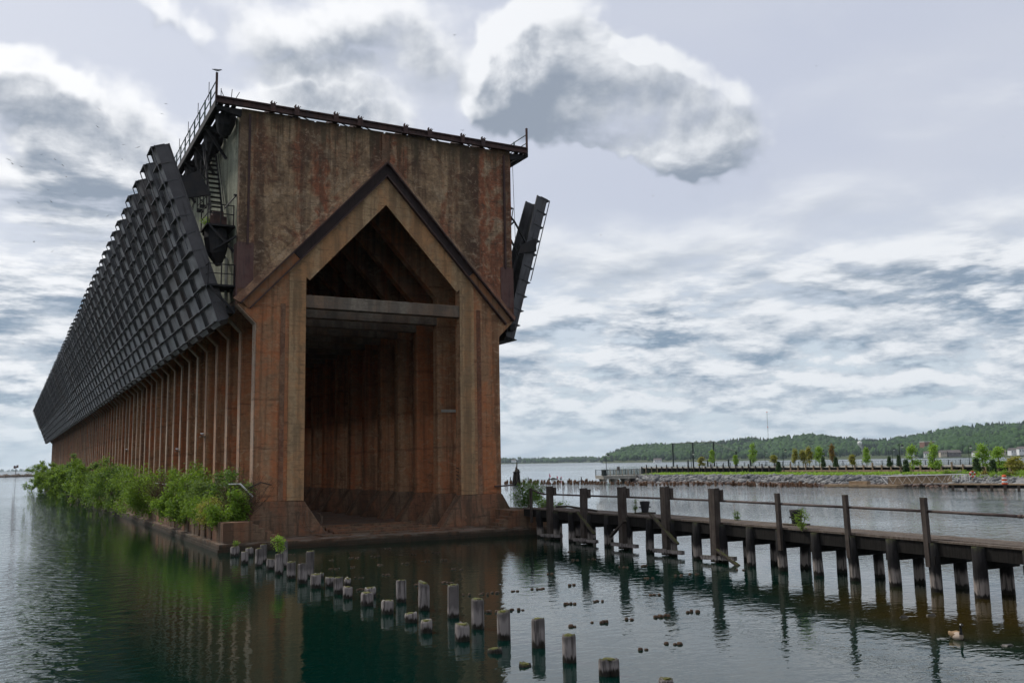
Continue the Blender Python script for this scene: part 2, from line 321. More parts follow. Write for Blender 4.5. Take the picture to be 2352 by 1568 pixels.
M['timber'] = wood('weathered_timber', (0.080, 0.065, 0.055), (0.2, 0.17, 0.14), (0.038, 0.025, 0.019))
M['plank'] = wood('deck_plank_wood', (0.150, 0.122, 0.098), (0.2, 0.17, 0.14), (0.07, 0.048, 0.035), moss=False)
M['darkwood'] = wood('dark_stringer_wood', (0.015, 0.013, 0.011), (0.100, 0.085, 0.070), (0.006, 0.005, 0.004))
M['farstub'] = wood('far_stub_wood', (0.17, 0.095, 0.055), (0.24, 0.17, 0.12), (0.06, 0.034, 0.02), moss=False)
M['pilehead'] = wood('rotted_pile_head_wood', (0.085, 0.055, 0.036), (0.15, 0.11, 0.08), (0.03, 0.02, 0.014), moss=False)
M['pipe'] = simple('brown_pipe', (0.075, 0.055, 0.048), .6, .35, 5)
def leaf_mat(name, c1, c2, c3, trans=.3):
    m_, b, p = mat(name, .6); q = pos(b); oi = b.new('ShaderNodeObjectInfo').outputs['Random']
    ri = b.new('ShaderNodeNewGeometry').outputs['Random Per Island']
    n = b.noise(q, 1.1, 2.0, .6); c = b.mix(b.mr(n, .35, .65), c1, c2); c = b.mix(b.m('MULTIPLY', ri, .6), c, c3)
    c = b.mix(b.m('MULTIPLY', oi, .3), c, c2)
    b.put(p.inputs['Base Color'], c)
    tr = b.new('ShaderNodeBsdfTranslucent'); b.put(tr.inputs[0], b.mix(.5, c, (0.26, 0.38, 0.04)))
    mx = b.new('ShaderNodeMixShader'); mx.inputs[0].default_value = trans; b.l.new(p.outputs[0], mx.inputs[1]); b.l.new(tr.outputs[0], mx.inputs[2])
    b.l.new(mx.outputs[0], b.t.nodes['Material Output'].inputs[0]); return m_
M['web'] = rust_steel('dark_web_steel', (0.030, 0.020, 0.019), (0.042, 0.026, 0.022), (0.016, 0.011, 0.010))
M['wetrock'] = simple('wet_rock', (0.035, 0.030, 0.022), .4, .5, 8, bmp=.6)
M['moss'] = simple('moss', (0.085, 0.085, 0.022), .95, .4, 9)
M['leaf'] = leaf_mat('shrub_leaves', (0.115, 0.205, 0.020), (0.205, 0.335, 0.034), (0.075, 0.165, 0.022), .48)
M['leaf_dark'] = leaf_mat('dark_shrub_leaves', (0.068, 0.143, 0.034), (0.119, 0.236, 0.047), (0.047, 0.109, 0.030), .48)
M['leaf_grey'] = leaf_mat('greyish_shrub_leaves', (0.122, 0.195, 0.057), (0.179, 0.268, 0.081), (0.081, 0.146, 0.048), .48)
M['leaf_young'] = leaf_mat('young_tree_leaves', (0.245, 0.385, 0.043), (0.332, 0.507, 0.062), (0.175, 0.315, 0.043), .4)
M['leaf_gold'] = leaf_mat('golden_tree_leaves', (0.325, 0.277, 0.048), (0.423, 0.342, 0.081), (0.227, 0.244, 0.048), .4)
M['leaf_red'] = leaf_mat('red_shrub_leaves', (0.250, 0.106, 0.037), (0.300, 0.150, 0.044), (0.200, 0.150, 0.037), .3)
M['needle'] = leaf_mat('spruce_needles', (0.040, 0.085, 0.030), (0.065, 0.120, 0.040), (0.030, 0.062, 0.024), .12)
M['twig'] = simple('bare_twigs', (0.10, 0.062, 0.042), .9, .3, 5)
M['bark'] = simple('bark', (0.11, 0.085, 0.062), .95, .35, 6, bmp=.4)
M['white'] = simple('white_paint', (0.72, 0.72, 0.70), .5, .08, 4)
M['pole'] = simple('dark_green_pole_paint', (0.020, 0.030, 0.027), .5, .3, 3)
M['lampglass'] = simple('white_lamp_glass', (0.78, 0.78, 0.78), .35, .05, 5)
M['parkconc'] = simple('pale_pier_concrete', (0.40, 0.38, 0.33), .9, .2, 1.5)
M['parkwood'] = simple('tan_boardwalk_wood', (0.26, 0.19, 0.12), .9, .25, 2)
M['orange'] = simple('orange_plastic', (0.62, 0.10, 0.03), .5, .08, 2)
M['red'] = simple('red_plastic', (0.58, 0.05, 0.03), .5, .08, 2)
M['pink'] = simple('pink_flag_cloth', (0.80, 0.10, 0.17), .8, .06, 2)
M['brick'] = simple('brown_brick', (0.19, 0.095, 0.065), .9, .2, .3)
M['roof'] = simple('grey_roof', (0.15, 0.13, 0.12), .9, .15, .3)
M['glass'] = simple('dark_glass', (0.03, 0.035, 0.04), .15, .1, .5)
M['gull'] = simple('gull_feathers', (0.30, 0.30, 0.31), .8, .15, 3)

# ---------------------------------------------------------------- the lake
def water_mat():
    m_, b, p = mat('lake_water', .03); q = pos(b); x, y, z = b.xyz(q)
    # shallow sandy bottom off the inner end of the footbridge, deep teal water elsewhere
    d = b.v('DISTANCE', b.map(q, (.55, .34, 0)), (0.55*4.0, -0.34*35.0, 0))
    sh = b.mr(b.m('ADD', d, b.m('MULTIPLY', b.m('SUBTRACT', b.noise(q, .35, 2.0), .5), 2.2)), .6, 3.2, 1.0, 0.0)
    c = b.mix(b.mr(b.noise(b.map(q, (.05, .05, .05)), 1.0, 1.0), .35, .65), (0.0008, 0.0135, 0.0105), (0.0016, 0.0155, 0.0078))
    c = b.mix(b.m('MULTIPLY', sh, .95), c, (0.034, 0.024, 0.006))
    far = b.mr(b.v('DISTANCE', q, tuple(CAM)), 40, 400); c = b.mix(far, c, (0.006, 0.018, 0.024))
    b.put(p.inputs['Base Color'], c); p.inputs['IOR'].default_value = 1.333; p.inputs['Specular IOR Level'].default_value = .5
    # wind: choppy out on the left and far off, calm in the lee of the dock and between the piles
    wind = b.mr(b.noise(b.map(q, (.035, .02, 0), rot=(0, 0, .5)), 1.0, 2.0, .6), .38, .60, .35, 1.15)
    lee = b.mr(b.m('ADD', x, b.m('MULTIPLY', y, -.10)), -16.0, -13.2, 1.0, .06)
    open_ = b.mr(y, 5.0, 40.0, 0.0, 1.0); right = b.mr(x, 7.5, 14.0); lee = b.m('MAXIMUM', lee, b.m('MULTIPLY', b.m('MAXIMUM', right, b.m('MULTIPLY', open_, right)), .9))
    amp = b.m('MULTIPLY', wind, lee)
    w1 = b.noise(b.map(q, (1.2, 1.9, 0), rot=(0, 0, .45)), 1.0, 2.0, .5, .4)
    w2 = b.noise(b.map(q, (3.6, 5.5, 0), rot=(0, 0, -.2)), 1.0, 2.0, .55, .3)
    w0 = b.noise(b.map(q, (.35, .6, 0), rot=(0, 0, .3)), 1.0, 1.0, .5)
    h = b.m('ADD', b.m('MULTIPLY', w1, .12), b.m('ADD', b.m('MULTIPLY', w2, .045), b.m('MULTIPLY', w0, .07)))
    h = b.m('MULTIPLY', h, amp)
    calm = b.m('ADD', b.m('MULTIPLY', b.noise(b.map(q, (2.2, 2.8, 0)), 1.0, 2.0, .5, .3), .006), b.m('MULTIPLY', b.noise(b.map(q, (9, 9, 0)), 1.0, 2.0, .5), .0012))
    bump(b, p, b.m('ADD', h, calm), 1.0, 1.0)
    b.put(p.inputs['Roughness'], b.mr(b.v('DISTANCE', q, tuple(CAM)), 60, 1500, .015, .2))
    return m_
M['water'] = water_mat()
wb = MB(); rr = [0, 15, 40, 100, 260, 700, 2000, 6000, 16000, 30000]; nseg = 64
vs = [(CAM.x, CAM.y, 0)]; fs = []
for r in rr[1:]:
    for k in range(nseg): a = 2*math.pi*k/nseg; vs.append((CAM.x+r*math.cos(a), CAM.y+r*math.sin(a), 0))
for k in range(nseg): fs.append((0, 1+k, 1+(k+1) % nseg))
for i in range(len(rr)-2):
    for k in range(nseg): a = 1+i*nseg; fs.append((a+k, a+nseg+k, a+nseg+(k+1) % nseg, a+(k+1) % nseg))
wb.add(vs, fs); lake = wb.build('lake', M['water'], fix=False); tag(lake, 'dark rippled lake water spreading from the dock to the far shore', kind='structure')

# ---------------------------------------------------------------- the ore dock
NBENT, SP, TH = 75, 3.43, 0.72
LEN = (NBENT-1)*SP+TH
dock = empty('ore_dock', (0, 0, 0)); tag(dock, 'huge derelict concrete ore dock with gabled end opening and rows of steel chutes', 'ore dock')
b = MB(); b.box(-9.85, 9.85, -2.96, LEN+2.5, -3, .40); b.build('base_slab', M['base'], dock)
b = MB(); b.box(-9.93, 9.93, -3.04, LEN+2.6, -3, .16); b.build('base_kerb', M['base'], dock)
for sx, xin in ((-1, 7.0), (1, 7.0)):        # the shelves along both sides
    b = MB(); b.box(min(sx*9.05, sx*xin), max(sx*9.05, sx*xin), -1.2 if sx < 0 else -2.55, LEN+2, .39, 1.38); b.build('shelf', M['base'], dock)
b = MB(); b.box(-9.60, -8.15, -2.60, -1.2, .39, 1.42); b.build('shelf_end_block', M['base'], dock)
b = MB(); b.box(7.15, 9.5, -2.75, -2.55, .39, 1.42); b.build('shelf_end_block', M['base'], dock)
blk_mes = []
for hw in (.62, .835):
    blk = MB(); blk.box(-.55, .0, -hw, hw, .385, 1.40); me_ = blk.mesh('curb_block', M['base']); bm_ = bmesh.new(); bm_.from_mesh(me_); bmesh.ops.bevel(bm_, geom=bm_.edges[:], offset=.03, segments=1, affect='EDGES'); bm_.to_mesh(me_); bm_.free(); blk_mes.append(me_)
for i in range(60):
    place(blk_mes[0 if i in (0, 1, 2, 3, 5, 8) else 1], 'curb_block', dock, (-9.04, -.45+i*1.72, random.uniform(-.02, .01)), (0, 0, random.uniform(-.01, .01)))
for i in range(5):                           # steps down from the shelf ends to the landing
    b = MB(); b.box(-8.146+i*.33, -8.146+(i+1)*.33, -2.52, -1.25, .39, 1.24-.18*i); b.build('step', M['base'], dock)
    b = MB(); b.box(7.146-(i+1)*.28, 7.146-i*.28, -2.66, -1.3, .39, 1.24-.18*i); b.build('step', M['base'], dock)
b = MB(); b.box(-4.2, 4.2, -1.6, LEN, .39, .47); b.build('tunnel_floor', M['base'], dock)
for i, (x0, x1, y0) in enumerate(((-3.4, 2.9, -1.1), (-3.2, 3.0, .3), (-3.0, 3.2, 1.6), (-3.3, 3.3, 3.4))):
    b = MB(); b.box(x0, x1, y0, y0+.28, .465, .58+.03*i); b.build('floor_sill', M['base'], dock)
ring = [(7.55, 2.28), (7.55, 12.0), (8.57, 13.0), (0, 22.2), (-8.57, 13.0), (-7.55, 12.0), (-7.55, 2.28), (-4.80, 2.28), (-4.83, 14.82), (0, 20.0), (4.83, 14.82), (4.80, 2.28)]
b = MB(); b.prism(ring, 0, TH); bent_me = b.mesh('bent', M['bent'])
def clean(me, bev=0.0):
    q = bmesh.new(); q.from_mesh(me); bmesh.ops.recalc_face_normals(q, faces=q.faces)
    if bev: bmesh.ops.bevel(q, geom=[e for e in q.edges if e.is_manifold and e.calc_face_angle(0) > .5], offset=bev, segments=1, affect='EDGES')
    q.to_mesh(me); q.free(); return me
clean(bent_me, .05)
tb = MB(); tb.box(-4.86, 4.86, .06, .60, 13.06, 13.80); tie_me = clean(tb.mesh('tie_beam', M['tie']), .04)
def footing_mesh(sx):
    f = MB(); f.hexa([(sx*3.5, -.30, .38), (sx*8.62, -.30, .38), (sx*8.62, TH+.3, .38), (sx*3.5, TH+.3, .38), (sx*4.78, -.03, 2.30), (sx*7.57, -.03, 2.30), (sx*7.57, TH+.03, 2.30), (sx*4.78, TH+.03, 2.30)])
    return clean(f.mesh('footing', M['base']), .04)
foot_me = [footing_mesh(-1), footing_mesh(1)]
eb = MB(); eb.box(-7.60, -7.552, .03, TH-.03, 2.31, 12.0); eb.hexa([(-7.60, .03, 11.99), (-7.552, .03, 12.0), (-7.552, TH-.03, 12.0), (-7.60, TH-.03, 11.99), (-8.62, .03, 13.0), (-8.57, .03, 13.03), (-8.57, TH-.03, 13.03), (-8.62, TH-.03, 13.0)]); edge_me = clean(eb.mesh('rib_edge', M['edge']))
for i in range(NBENT):
    o = place(bent_me, 'bent', dock, (0, i*SP, 0))
    place(tie_me, 'tie_beam', o)
    for f in foot_me: place(f, 'footing', o)
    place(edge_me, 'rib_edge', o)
# the bins above: sloping floors, side walls, cross walls
for sx in (-1, 1):
    b = MB(); b.hexa([(0, TH+.01, 22.21), (sx*8.57, TH+.01, 13.01), (sx*8.57, LEN, 13.01), (0, LEN, 22.21), (0, TH+.01, 22.55), (sx*8.57, TH+.01, 13.35), (sx*8.57, LEN, 13.35), (0, LEN, 22.55)]); b.build('bin_floor', M['tie'], dock)
    b = MB(); b.box(min(sx*8.60, sx*8.2), max(sx*8.60, sx*8.2), .62, LEN, 13.36, 24.02); b.build('bin_side_wall', M['side'], dock)
for sx in (-1, 1):                           # curtain walls between the piers, high up
    b = MB(); b.box(min(sx*6.2, sx*6.5), max(sx*6.2, sx*6.5), TH+.01, LEN-TH, 7.7, 12.98); b.build('curtain_wall', M['bent'], dock)
gable = [(-8.60, 13.02), (-8.60, 24.06), (8.60, 24.06), (8.60, 13.02), (0, 22.24)]
b = MB(); b.prism(gable, .10, .60); fw = b.build('bin_end_wall', M['front'], dock)
b = MB(); b.prism(gable, LEN-.5, LEN); b.build('bin_end_wall', M['front'], dock)
# worn, uneven coping stones on top of the end wall
for i in range(12):
    x0 = -8.55+i*1.43; b = MB(); b.box(x0, x0+1.38+random.uniform(-.1, .04), .085, .57, 24.05, 24.12+random.uniform(0, .12)); b.build('coping', M['front'], dock)
b = MB(); b.box(-.24, .24, .02, .14, 22.25, 24.0); b.build('centre_rib', M['base'], dock)
# rafters of the end frame, clad with a steel channel
ap, kn = Vector((0, 0, 22.2)), Vector((8.50, 0, 13.05))
for sx in (-1, 1):
    A = Vector((sx*.0, 0, ap.z)); K = Vector((sx*kn.x, 0, kn.z)); L = (K-A).length; d = (K-A).normalized(); nin = Vector((-d.z*sx, 0, d.x*sx)) if sx > 0 else Vector((d.z, 0, -d.x))
    if nin.z > 0: nin = -nin
    def slab(t0, t1, o0, o1, y0, y1, name, m_, parent=dock):
        q = MB(); pts = []
        for y in (y0, y1):
            for t, o in ((t0, o0), (t1, o0), (t1, o1), (t0, o1)):
                if t is None: t = -nin.x*o/d.x+.004      # mitred at the apex
                p = A+d*t+nin*o; pts.append((p.x, y, p.z))
        q.hexa(pts); return q.build(name, m_, parent)
    slab(None, L, .00, .07, -.34, .09, 'channel_flange', M['steel'])
    slab(None, L-.2, .55, .62, -.30, -.01, 'channel_flange', M['steel'])
    slab(None, L-(4.3 if sx < 0 else 4.0), .07, .55, -.09, -.01, 'channel_web', M['web'])
    slab(L-(4.25 if sx < 0 else 3.95), L-.15, .075, .545, -.10, -.012, 'exposed_concrete', M['rust'])
    slab(None, L-5.2+1.4, .63, 1.78, -.045, -.005, 'rafter_face', M['rafter'])
    q = MB(); pts = []                       # sloping ledge between channel and wall
    for t in (.15, L):
        for o, y in ((-.02, -.30), (-.02, .098), (-.42, .098)):
            p = A+d*t+nin*o; pts.append((p.x, y, p.z))
    q.add(pts, [(0, 1, 2), (5, 4, 3), (0, 3, 4, 1), (1, 4, 5, 2), (2, 5, 3, 0)]); q.build('ledge', M['front'], dock)
    b = MB(); b.box(sx*8.1-.06, sx*8.1+.06, .0, .098, 16.4, 23.9); b.build('wall_edge_angle', M['steel'], dock)
    b = MB(); b.box(min(sx*8.63, sx*7.75), max(sx*8.63, sx*7.75), .06, .098, 13.9, 16.5); b.build('corner_plate', M['plate'], dock)
    b = MB(); b.box(min(sx*8.66, sx*8.605), max(sx*8.66, sx*8.605), .05, .9, 13.4, 16.5); b.build('corner_plate', M['plate'], dock)
for sx in (-1, 1):                           # raised pilaster strips on the front piers
    b = MB(); b.box(min(sx*4.80, sx*5.75), max(sx*4.80, sx*5.75), -.05, -.002, 2.31, 15.4); b.build('pier_facing', M['rafter'], dock)
    b = MB(); b.box(min(sx*5.95, sx*6.22), max(sx*5.95, sx*6.22), -.025, -.002, 2.31, 13.2 if sx < 0 else 13.6); b.build('pier_strip', M['front'], dock)
# top steelwork across the end: channel beam, track stringers and their end brackets
b = MB(); b.box(-10.0, 9.75, -.14, -.02, 24.20, 24.56); b.box(-10.0, 9.75, -.24, -.02, 24.50, 24.58); b.box(-10.0, 9.75, -.24, -.02, 24.18, 24.26); b.build('end_beam', M['steel'], dock)
for i, dx in enumerate((625, 680, 770, 825, 930, 985, 1060, 1107)):
    X = on_y(dx, 300, -.1).x
    b = MB(); b.box(X-.16, X+.16, -.02, 60, 24.16, 24.62); b.build('track_stringer', M['steel'], dock)
    b = MB(); b.box(X-.15, X+.15, -.28, -.245, 24.16, 24.64); b.box(X-.09, X-.05, -.30, -.1, 24.60, 24.78); b.box(X+.06, X+.10, -.30, -.1, 24.60, 24.74)
    b.bar((X-.17, -.26, 24.62), (X-.10, -.26, 24.74), .035, .035); b.bar((X+.12, -.26, 24.6), (X+.2, -.26, 24.72), .035, .035); b.build('stringer_bracket', M['steel'], dock)
    b = MB(); b.bar((X+.35, -.08, 24.2), (X+1.2, .3, 24.06), .05, .05); b.build('knee_brace', M['black'], dock)
    b = MB(); b.box(X-.3, X+.3, .10, .5, 24.08, 24.20); b.build('bearing_block', M['steel'], dock)
# outer walkways with railings
def walkway(sx, x1, n):
    for i in range(n):
        y = i*SP+.1
        b = MB(); b.hexa([(sx*8.55, y, 23.55 if i else 23.7), (sx*x1, y, 23.95), (sx*x1, y+.28, 23.95), (sx*8.55, y+.28, 23.55 if i else 23.7), (sx*8.55, y, 24.12), (sx*x1, y, 24.12), (sx*x1, y+.28, 24.12), (sx*8.55, y+.28, 24.12)])
        o = b.build('walkway_bracket', M['black'], dock)
        if i:
            b = MB(); b.bar((sx*8.65, y+.14, 22.3), (sx*(x1-.2), y+.14, 23.95), .12, .16); b.build('strut', M['black'], o)
    for k, (a, c) in enumerate(((8.9, 9.15), (9.25, 9.5), (9.6, 9.9))):
        b = MB(); b.box(min(sx*a, sx*c), max(sx*a, sx*c), .0, n*SP, 24.125, 24.19); b.build('walkway_plank', M['darkwood'], dock)
    b = MB(); b.box(sx*x1-.06, sx*x1+.06, -.14, n*SP, 23.96, 24.36); b.build('edge_beam', M['black'], dock)
    for i in range(n*2):
        y = -.1+i*SP/2; h = 1.62 if i == 0 else 1.25
        b = MB(); b.box(sx*x1-(.06 if i == 0 else .035), sx*x1+(.06 if i == 0 else .035), y-.05, y+.05, 24.3, 24.3+h); b.build('rail_post', M['steel'] if i == 0 else M['green_rail'], dock)
        if i % 2 and sx < 0:
            b = MB(); b.tube((sx*x1-.1, y, 24.9), (sx*x1-.1, y, 26.0), .02, n=5); b.build('conduit', M['black'], dock)
    for z in (24.92, 25.5):
        b = MB(); b.tube((sx*x1, -.1, z), (sx*x1, n*SP, z), .032, n=6); b.build('handrail', M['green_rail'], dock)
walkway(-1, 10.0, 16); walkway(1, 9.75, 6)
for i in range(1, 7):                        # sheave housings under the walkway
    b = MB(); y = i*SP-1.6; b.loft([(-9.2, y-.5, 24.05), (-9.2, y-.45, 23.6), (-9.2, y-.2, 23.2), (-9.2, y+.2, 23.1)], [.6, .55, .4, .15], 10); b.build('sheave_housing', M['black'], dock)
    for dy in (-.3, .3):
        b = MB(); b.tube((-9.3, y+dy+1.6, 24.0), (-10.9, y+dy+1.6, 17.5), .018, n=4); b.build('hoist_cable', M['black'], dock)
for dy in (.9, 2.3): b = MB(); b.tube((9.2, dy, 24.0), (9.35, dy, 17.2), .018, n=4); b.build('hoist_cable', M['black'], dock)
for x, l, t in ((-9.75, .55, .0), (-9.55, .45, -.2), (-9.2, .6, .05), (-9.0, .5, .25)): b = MB(); b.tube((x, -.1, 24.5), (x+t, -.1, 24.5+l), .02, n=5); b.build('bent_rod', M['black'], dock)
# steep stair and service platforms on the bay side of the end pocket
st = MB(); st.bar((-9.55, 6.3, 23.9), (-9.55, 2.9, 18.1), .06, .22); st.bar((-8.85, 6.3, 23.9), (-8.85, 2.9, 18.1), .06, .22); stair = st.build('stair', M['black'], dock)
tm = MB(); tm.box(-.34, .34, -.15, .15, -.02, .02); tread_me = tm.mesh('tread', M['black'])
for i in range(17): t = (i+.5)/17; place(tread_me, 'tread', stair, (-9.2, 6.3-3.4*t, 23.9-5.8*t))
for x in (-9.58, -8.82):
    b = MB(); b.tube((x, 6.3, 24.8), (x, 2.9, 19.0), .025, n=5); b.build('stair_rail', M['black'], stair)
def platform(y0, y1, z, name, rail=True):
    b = MB(); b.box(-10.15, -8.62, y0, y1, z-.1, z); o = b.build(name, M['black'], dock)
    for y in (y0+.04, y1-.04):
        b = MB(); b.bar((-8.65, y, z-1.5), (-10.0, y, z-.12), .1, .12); b.build('platform_brace', M['black'], o)
    if rail:
        for x, y in ((-10.1, y0+.05), (-8.7, y0+.05), (-10.1, y1-.05), (-9.4, y0+.05)):
            b = MB(); b.box(x-.03, x+.03, y-.03, y+.03, z, z+1.15); b.build('rail_post', M['black'], o)
        for zz in (.6, 1.12):
            b = MB(); b.bar((-10.1, y0+.05, z+zz), (-8.7, y0+.05, z+zz), .04, .05); b.bar((-10.1, y0+.05, z+zz), (-10.1, y1-.05, z+zz), .04, .05); b.build('guard_rail', M['black'], o)
    return o
pl1 = platform(.9, 3.0, 17.6, 'service_platform'); pl2 = platform(.35, 2.2, 14.1, 'service_platform')
b = MB(); b.loft([(-9.45, 1.9, 17.5), (-9.45, 1.75, 16.9), (-9.45, 1.7, 16.1), (-9.3, 1.8, 15.4)], [(.62, .55), (.7, .6), (.55, .5), (.15, .2)], 8); b.build('winch_housing', M['black'], dock)
b = MB(); b.box(-9.9, -9.0, 1.3, 2.2, 17.62, 18.15); b.box(-9.75, -9.15, 1.45, 2.0, 18.15, 18.45); b.build('winch_housing', M['steel'], dock)
for y0 in (4.2, 5.2):
    b = MB()
    for k in range(4):
        z = 21.9-k*.55; b.bar((-9.95, y0, z), (-9.65, y0, z-.275), .04, .04); b.bar((-9.65, y0, z-.275), (-9.95, y0, z-.55), .04, .04)
    b.bar((-9.98, y0, 22.2), (-9.98, y0, 19.5), .05, .05); b.bar((-9.62, y0, 22.2), (-9.62, y0, 19.5), .05, .05); b.box(-10.0, -9.6, y0-.06, y0+.06, 19.3, 19.5); b.build('lattice_hanger', M['black'], dock)
b = MB(); b.tube((-8.9, 1.7, 13.2), (-8.9, 1.7, 15.9), .06, n=6); b.tube((-8.78, 2.0, 13.2), (-8.78, 2.0, 15.9), .06, n=6); b.build('stand_pipe', M['parkconc'], dock)
b = MB(); b.bar((-8.62, .8, 19.3), (-9.3, .5, 18.4), .06, .06); b.box(-8.75, -8.6, .72, .9, 19.3, 19.36); b.build('bracket_arm', M['black'], dock)
b = MB(); b.bar((-8.62, .5, 16.9), (-9.7, 1.2, 16.2), .08, .1); b.build('bracket_arm', M['black'], dock)

# ---------------------------------------------------------------- loading chutes, folded up along both sides
CL, CD, NST = 10.15, .72, 10
def hw(z): return 1.25-.47*max(0, min(1, z/CL))                 # half width: the chutes taper upwards
def chute_mesh(with_ribs):                   # local: x outwards (normal of the plate), y along the dock, z up the chute
    b = MB(); h, t = hw(0), hw(CL)
    b.hexa([(-.03, -h, 0), (0, -h, 0), (0, h, 0), (-.03, h, 0), (-.03, -t, CL), (0, -t, CL), (0, t, CL), (-.03, t, CL)])     # bottom plate of the trough
    for s in (-1, 1):
        b.hexa([(-.55, s*h-.02, 0), (-.005, s*h-.02, 0), (-.005, s*h+.02, 0), (-.55, s*h+.02, 0), (-CD, s*t-.02, CL), (-.005, s*t-.02, CL), (-.005, s*t+.02, CL), (-CD, s*t+.02, CL)])
        b.hexa([(0.001, s*h-.05, 0), (.035, s*h-.05, 0), (.035, s*h+.02, 0), (0.001, s*h+.02, 0), (0.001, s*t-.05, CL), (.035, s*t-.05, CL), (.035, s*t+.02, CL), (0.001, s*t+.02, CL)])  # riveted edge strips
        b.bar((-.57, s*h, 0), (-CD-.02, s*t, CL), .12, .06, (1, 0, 0))
    b.hexa([(-.5, -h*.8, -.25), (-.1, -h*.8, -.25), (-.1, h*.8, -.25), (-.5, h*.8, -.25), (-.55, -h, 0), (0, -h, 0), (0, h, 0), (-.55, h, 0)])   # throat at the hinge
    n = 8                                                       # curved trough lining
    for k in range(n):
        a0, a1 = math.pi*(k/n), math.pi*((k+1)/n); x0, x1 = -.06-.30*(1-math.sin(a0)), -.06-.30*(1-math.sin(a1)); c0, c1 = math.cos(a0), math.cos(a1)
        b.add([(x0, c0*(h-.06), .2), (x1, c1*(h-.06), .2), (x1, c1*(t-.06), CL-.02), (x0, c0*(t-.06), CL-.02)], [(0, 1, 2, 3)])
    if with_ribs:
        for i in range(NST+1): rib(b, i*CL/NST, hw(i*CL/NST))
        rod(b)
    return b.mesh('loading_chute', M['chute'])
def rib(b, z, h):
    b.box(.036, .26, -h-.03, h+.03, z-.02, z+.02); b.box(.036, .06, -h-.03, h+.03, z-.06, z+.06)
    for s in (-1, 1): b.box(-.5, .036, s*h+(.021 if s > 0 else -.06), s*h+(.06 if s > 0 else -.021), z-.03, z+.03)
def rod(b):
    for s in (-1, 1): b.bar((.24, s*(hw(4.2)+.01), 4.2), (.24, s*(hw(CL)+.01), CL), .05, .05)
ch_full, ch_bare = chute_mesh(True), chute_mesh(False)
rib_mes = []
for k in range(NST+1): b = MB(); rib(b, 0, hw(k*CL/NST)); rib_mes.append(b.mesh('stiffener', M['chute']))
b = MB(); rod(b); rod_me = b.mesh('edge_rod', M['chute'])
def chute(i, sx, foot, top, detailed):
    y = i*SP+TH/2+SP/2
    dz, dx = top[1]-foot[1], (top[0]-foot[0]); th = math.atan2(dx, dz)+R(random.uniform(-.35, .35))
    o = place(ch_bare if detailed else ch_full, 'loading_chute', dock, (sx*foot[0], y, foot[1]))
    # +x of the mesh must point outwards and down
    o.rotation_euler = (0, th, 0) if sx > 0 else (0, -th, 0)
    o.scale = (sx, 1, 1.0)
    if detailed:
        for k in range(NST+1): place(rib_mes[k], 'stiffener', o, (0, 0, k*CL/NST))
        place(rod_me, 'edge_rod', o)
for i in range(NBENT-1):
    chute(i, -1, (9.42, 12.15), (12.92, 21.7), i < 23)
    chute(i, 1, (9.0, 12.05), (12.0, 21.7) if i == 0 else (11.0, 21.4) if i == 1 else (10.5, 21.0), i < 3)
for sx in (-1, 1):
    b = MB(); b.box(min(sx*8.62, sx*8.98), max(sx*8.62, sx*8.98), .5, LEN, 12.55, 12.95); b.build('hinge_girder', M['black'], dock)
for x0, z0, x1, z1 in ((8.65, 20.5, 9.3, 19.9), (8.65, 19.2, 9.25, 19.8), (9.3, 19.9, 10.4, 18.2), (8.7, 19.2, 9.6, 17.6)):
    b = MB(); b.bar((x0, 1.0, z0), (x1, 1.0, z1), .1, .1); b.build('chute_link', M['black'], dock)
b = MB(); b.hexa([(9.5, .9, 17.7), (10.9, .9, 18.0), (10.9, 1.1, 18.0), (9.5, 1.1, 17.7), (9.7, .9, 18.3), (10.9, .9, 18.9), (10.9, 1.1, 18.9), (9.7, 1.1, 18.3)]); b.build('gusset_plate', M['black'], dock)
for x, z in ((-10.6, 19.2),): b = MB(); b.hexa([(-11.4, 1.2, 18.9), (-9.9, 1.2, 19.3), (-9.9, 1.4, 19.3), (-11.4, 1.4, 18.9), (-11.5, 1.2, 20.1), (-10.6, 1.2, 20.6), (-10.6, 1.4, 20.6), (-11.5, 1.4, 20.1)]); b.build('gusset_plate', M['black'], dock)
# small fittings on the piers
b = MB(); b.tube((-7.9, -.35, 3.05), (-7.2, -.25, 3.35), .035, n=6); b.tube((-7.2, -.25, 3.35), (-6.6, -.1, 3.2), .03, n=6); b.build('rod_bracket', M['black'], dock)
b = MB(); b.tube((7.0, -.12, 2.75), (8.3, -.12, 2.80), .05, n=6); b.build('rod_bracket', M['steel'], dock)
hr = MB(); hr.tube((-8.9, -.3, 3.3), (-8.3, -.3, 3.3), .03, n=6); hr.tube((-8.3, -.3, 3.3), (-7.62, -.3, 2.6), .045, n=6); hr.build('white_handrail', M['white'], dock)
for y in (27, 31): hr = MB(); hr.tube((-8.0, y, 3.0), (-8.0, y+2.6, 2.95), .035, n=5); hr.build('white_handrail', M['white'], dock)
b = MB(); b.box(4.45, 5.95-.0, 3.85, 3.93, 7.15, 7.28) if False else b.box(5.05, 6.9, SP-.08, SP-.01, 7.45, 7.62); b.build('pale_channel', M['parkconc'], dock)
b = MB()
for k in range(4): b.tube((4.79, .3, 3.2+k*.22), (4.62, .3, 3.28+k*.22), .025, n=5)
b.build('rung', M['black'], dock)
cb = MB(); pr = random.Random(5)
for k in range(3):
    cpts = []
    for t in range(9): a = t/8*6.0+k; cpts.append((-4.9+.45*math.cos(a)*(.6+.2*k)+.1*t, -.32, 1.25+.55*math.sin(a)-.02*t))
    cb.loft(cpts, [.012]*9, 4)
coil = cb.build('wire_coil', M['tie']); tag(coil, 'loose pale wire coil hanging on the tunnel-side footing of the near pier', 'wire')

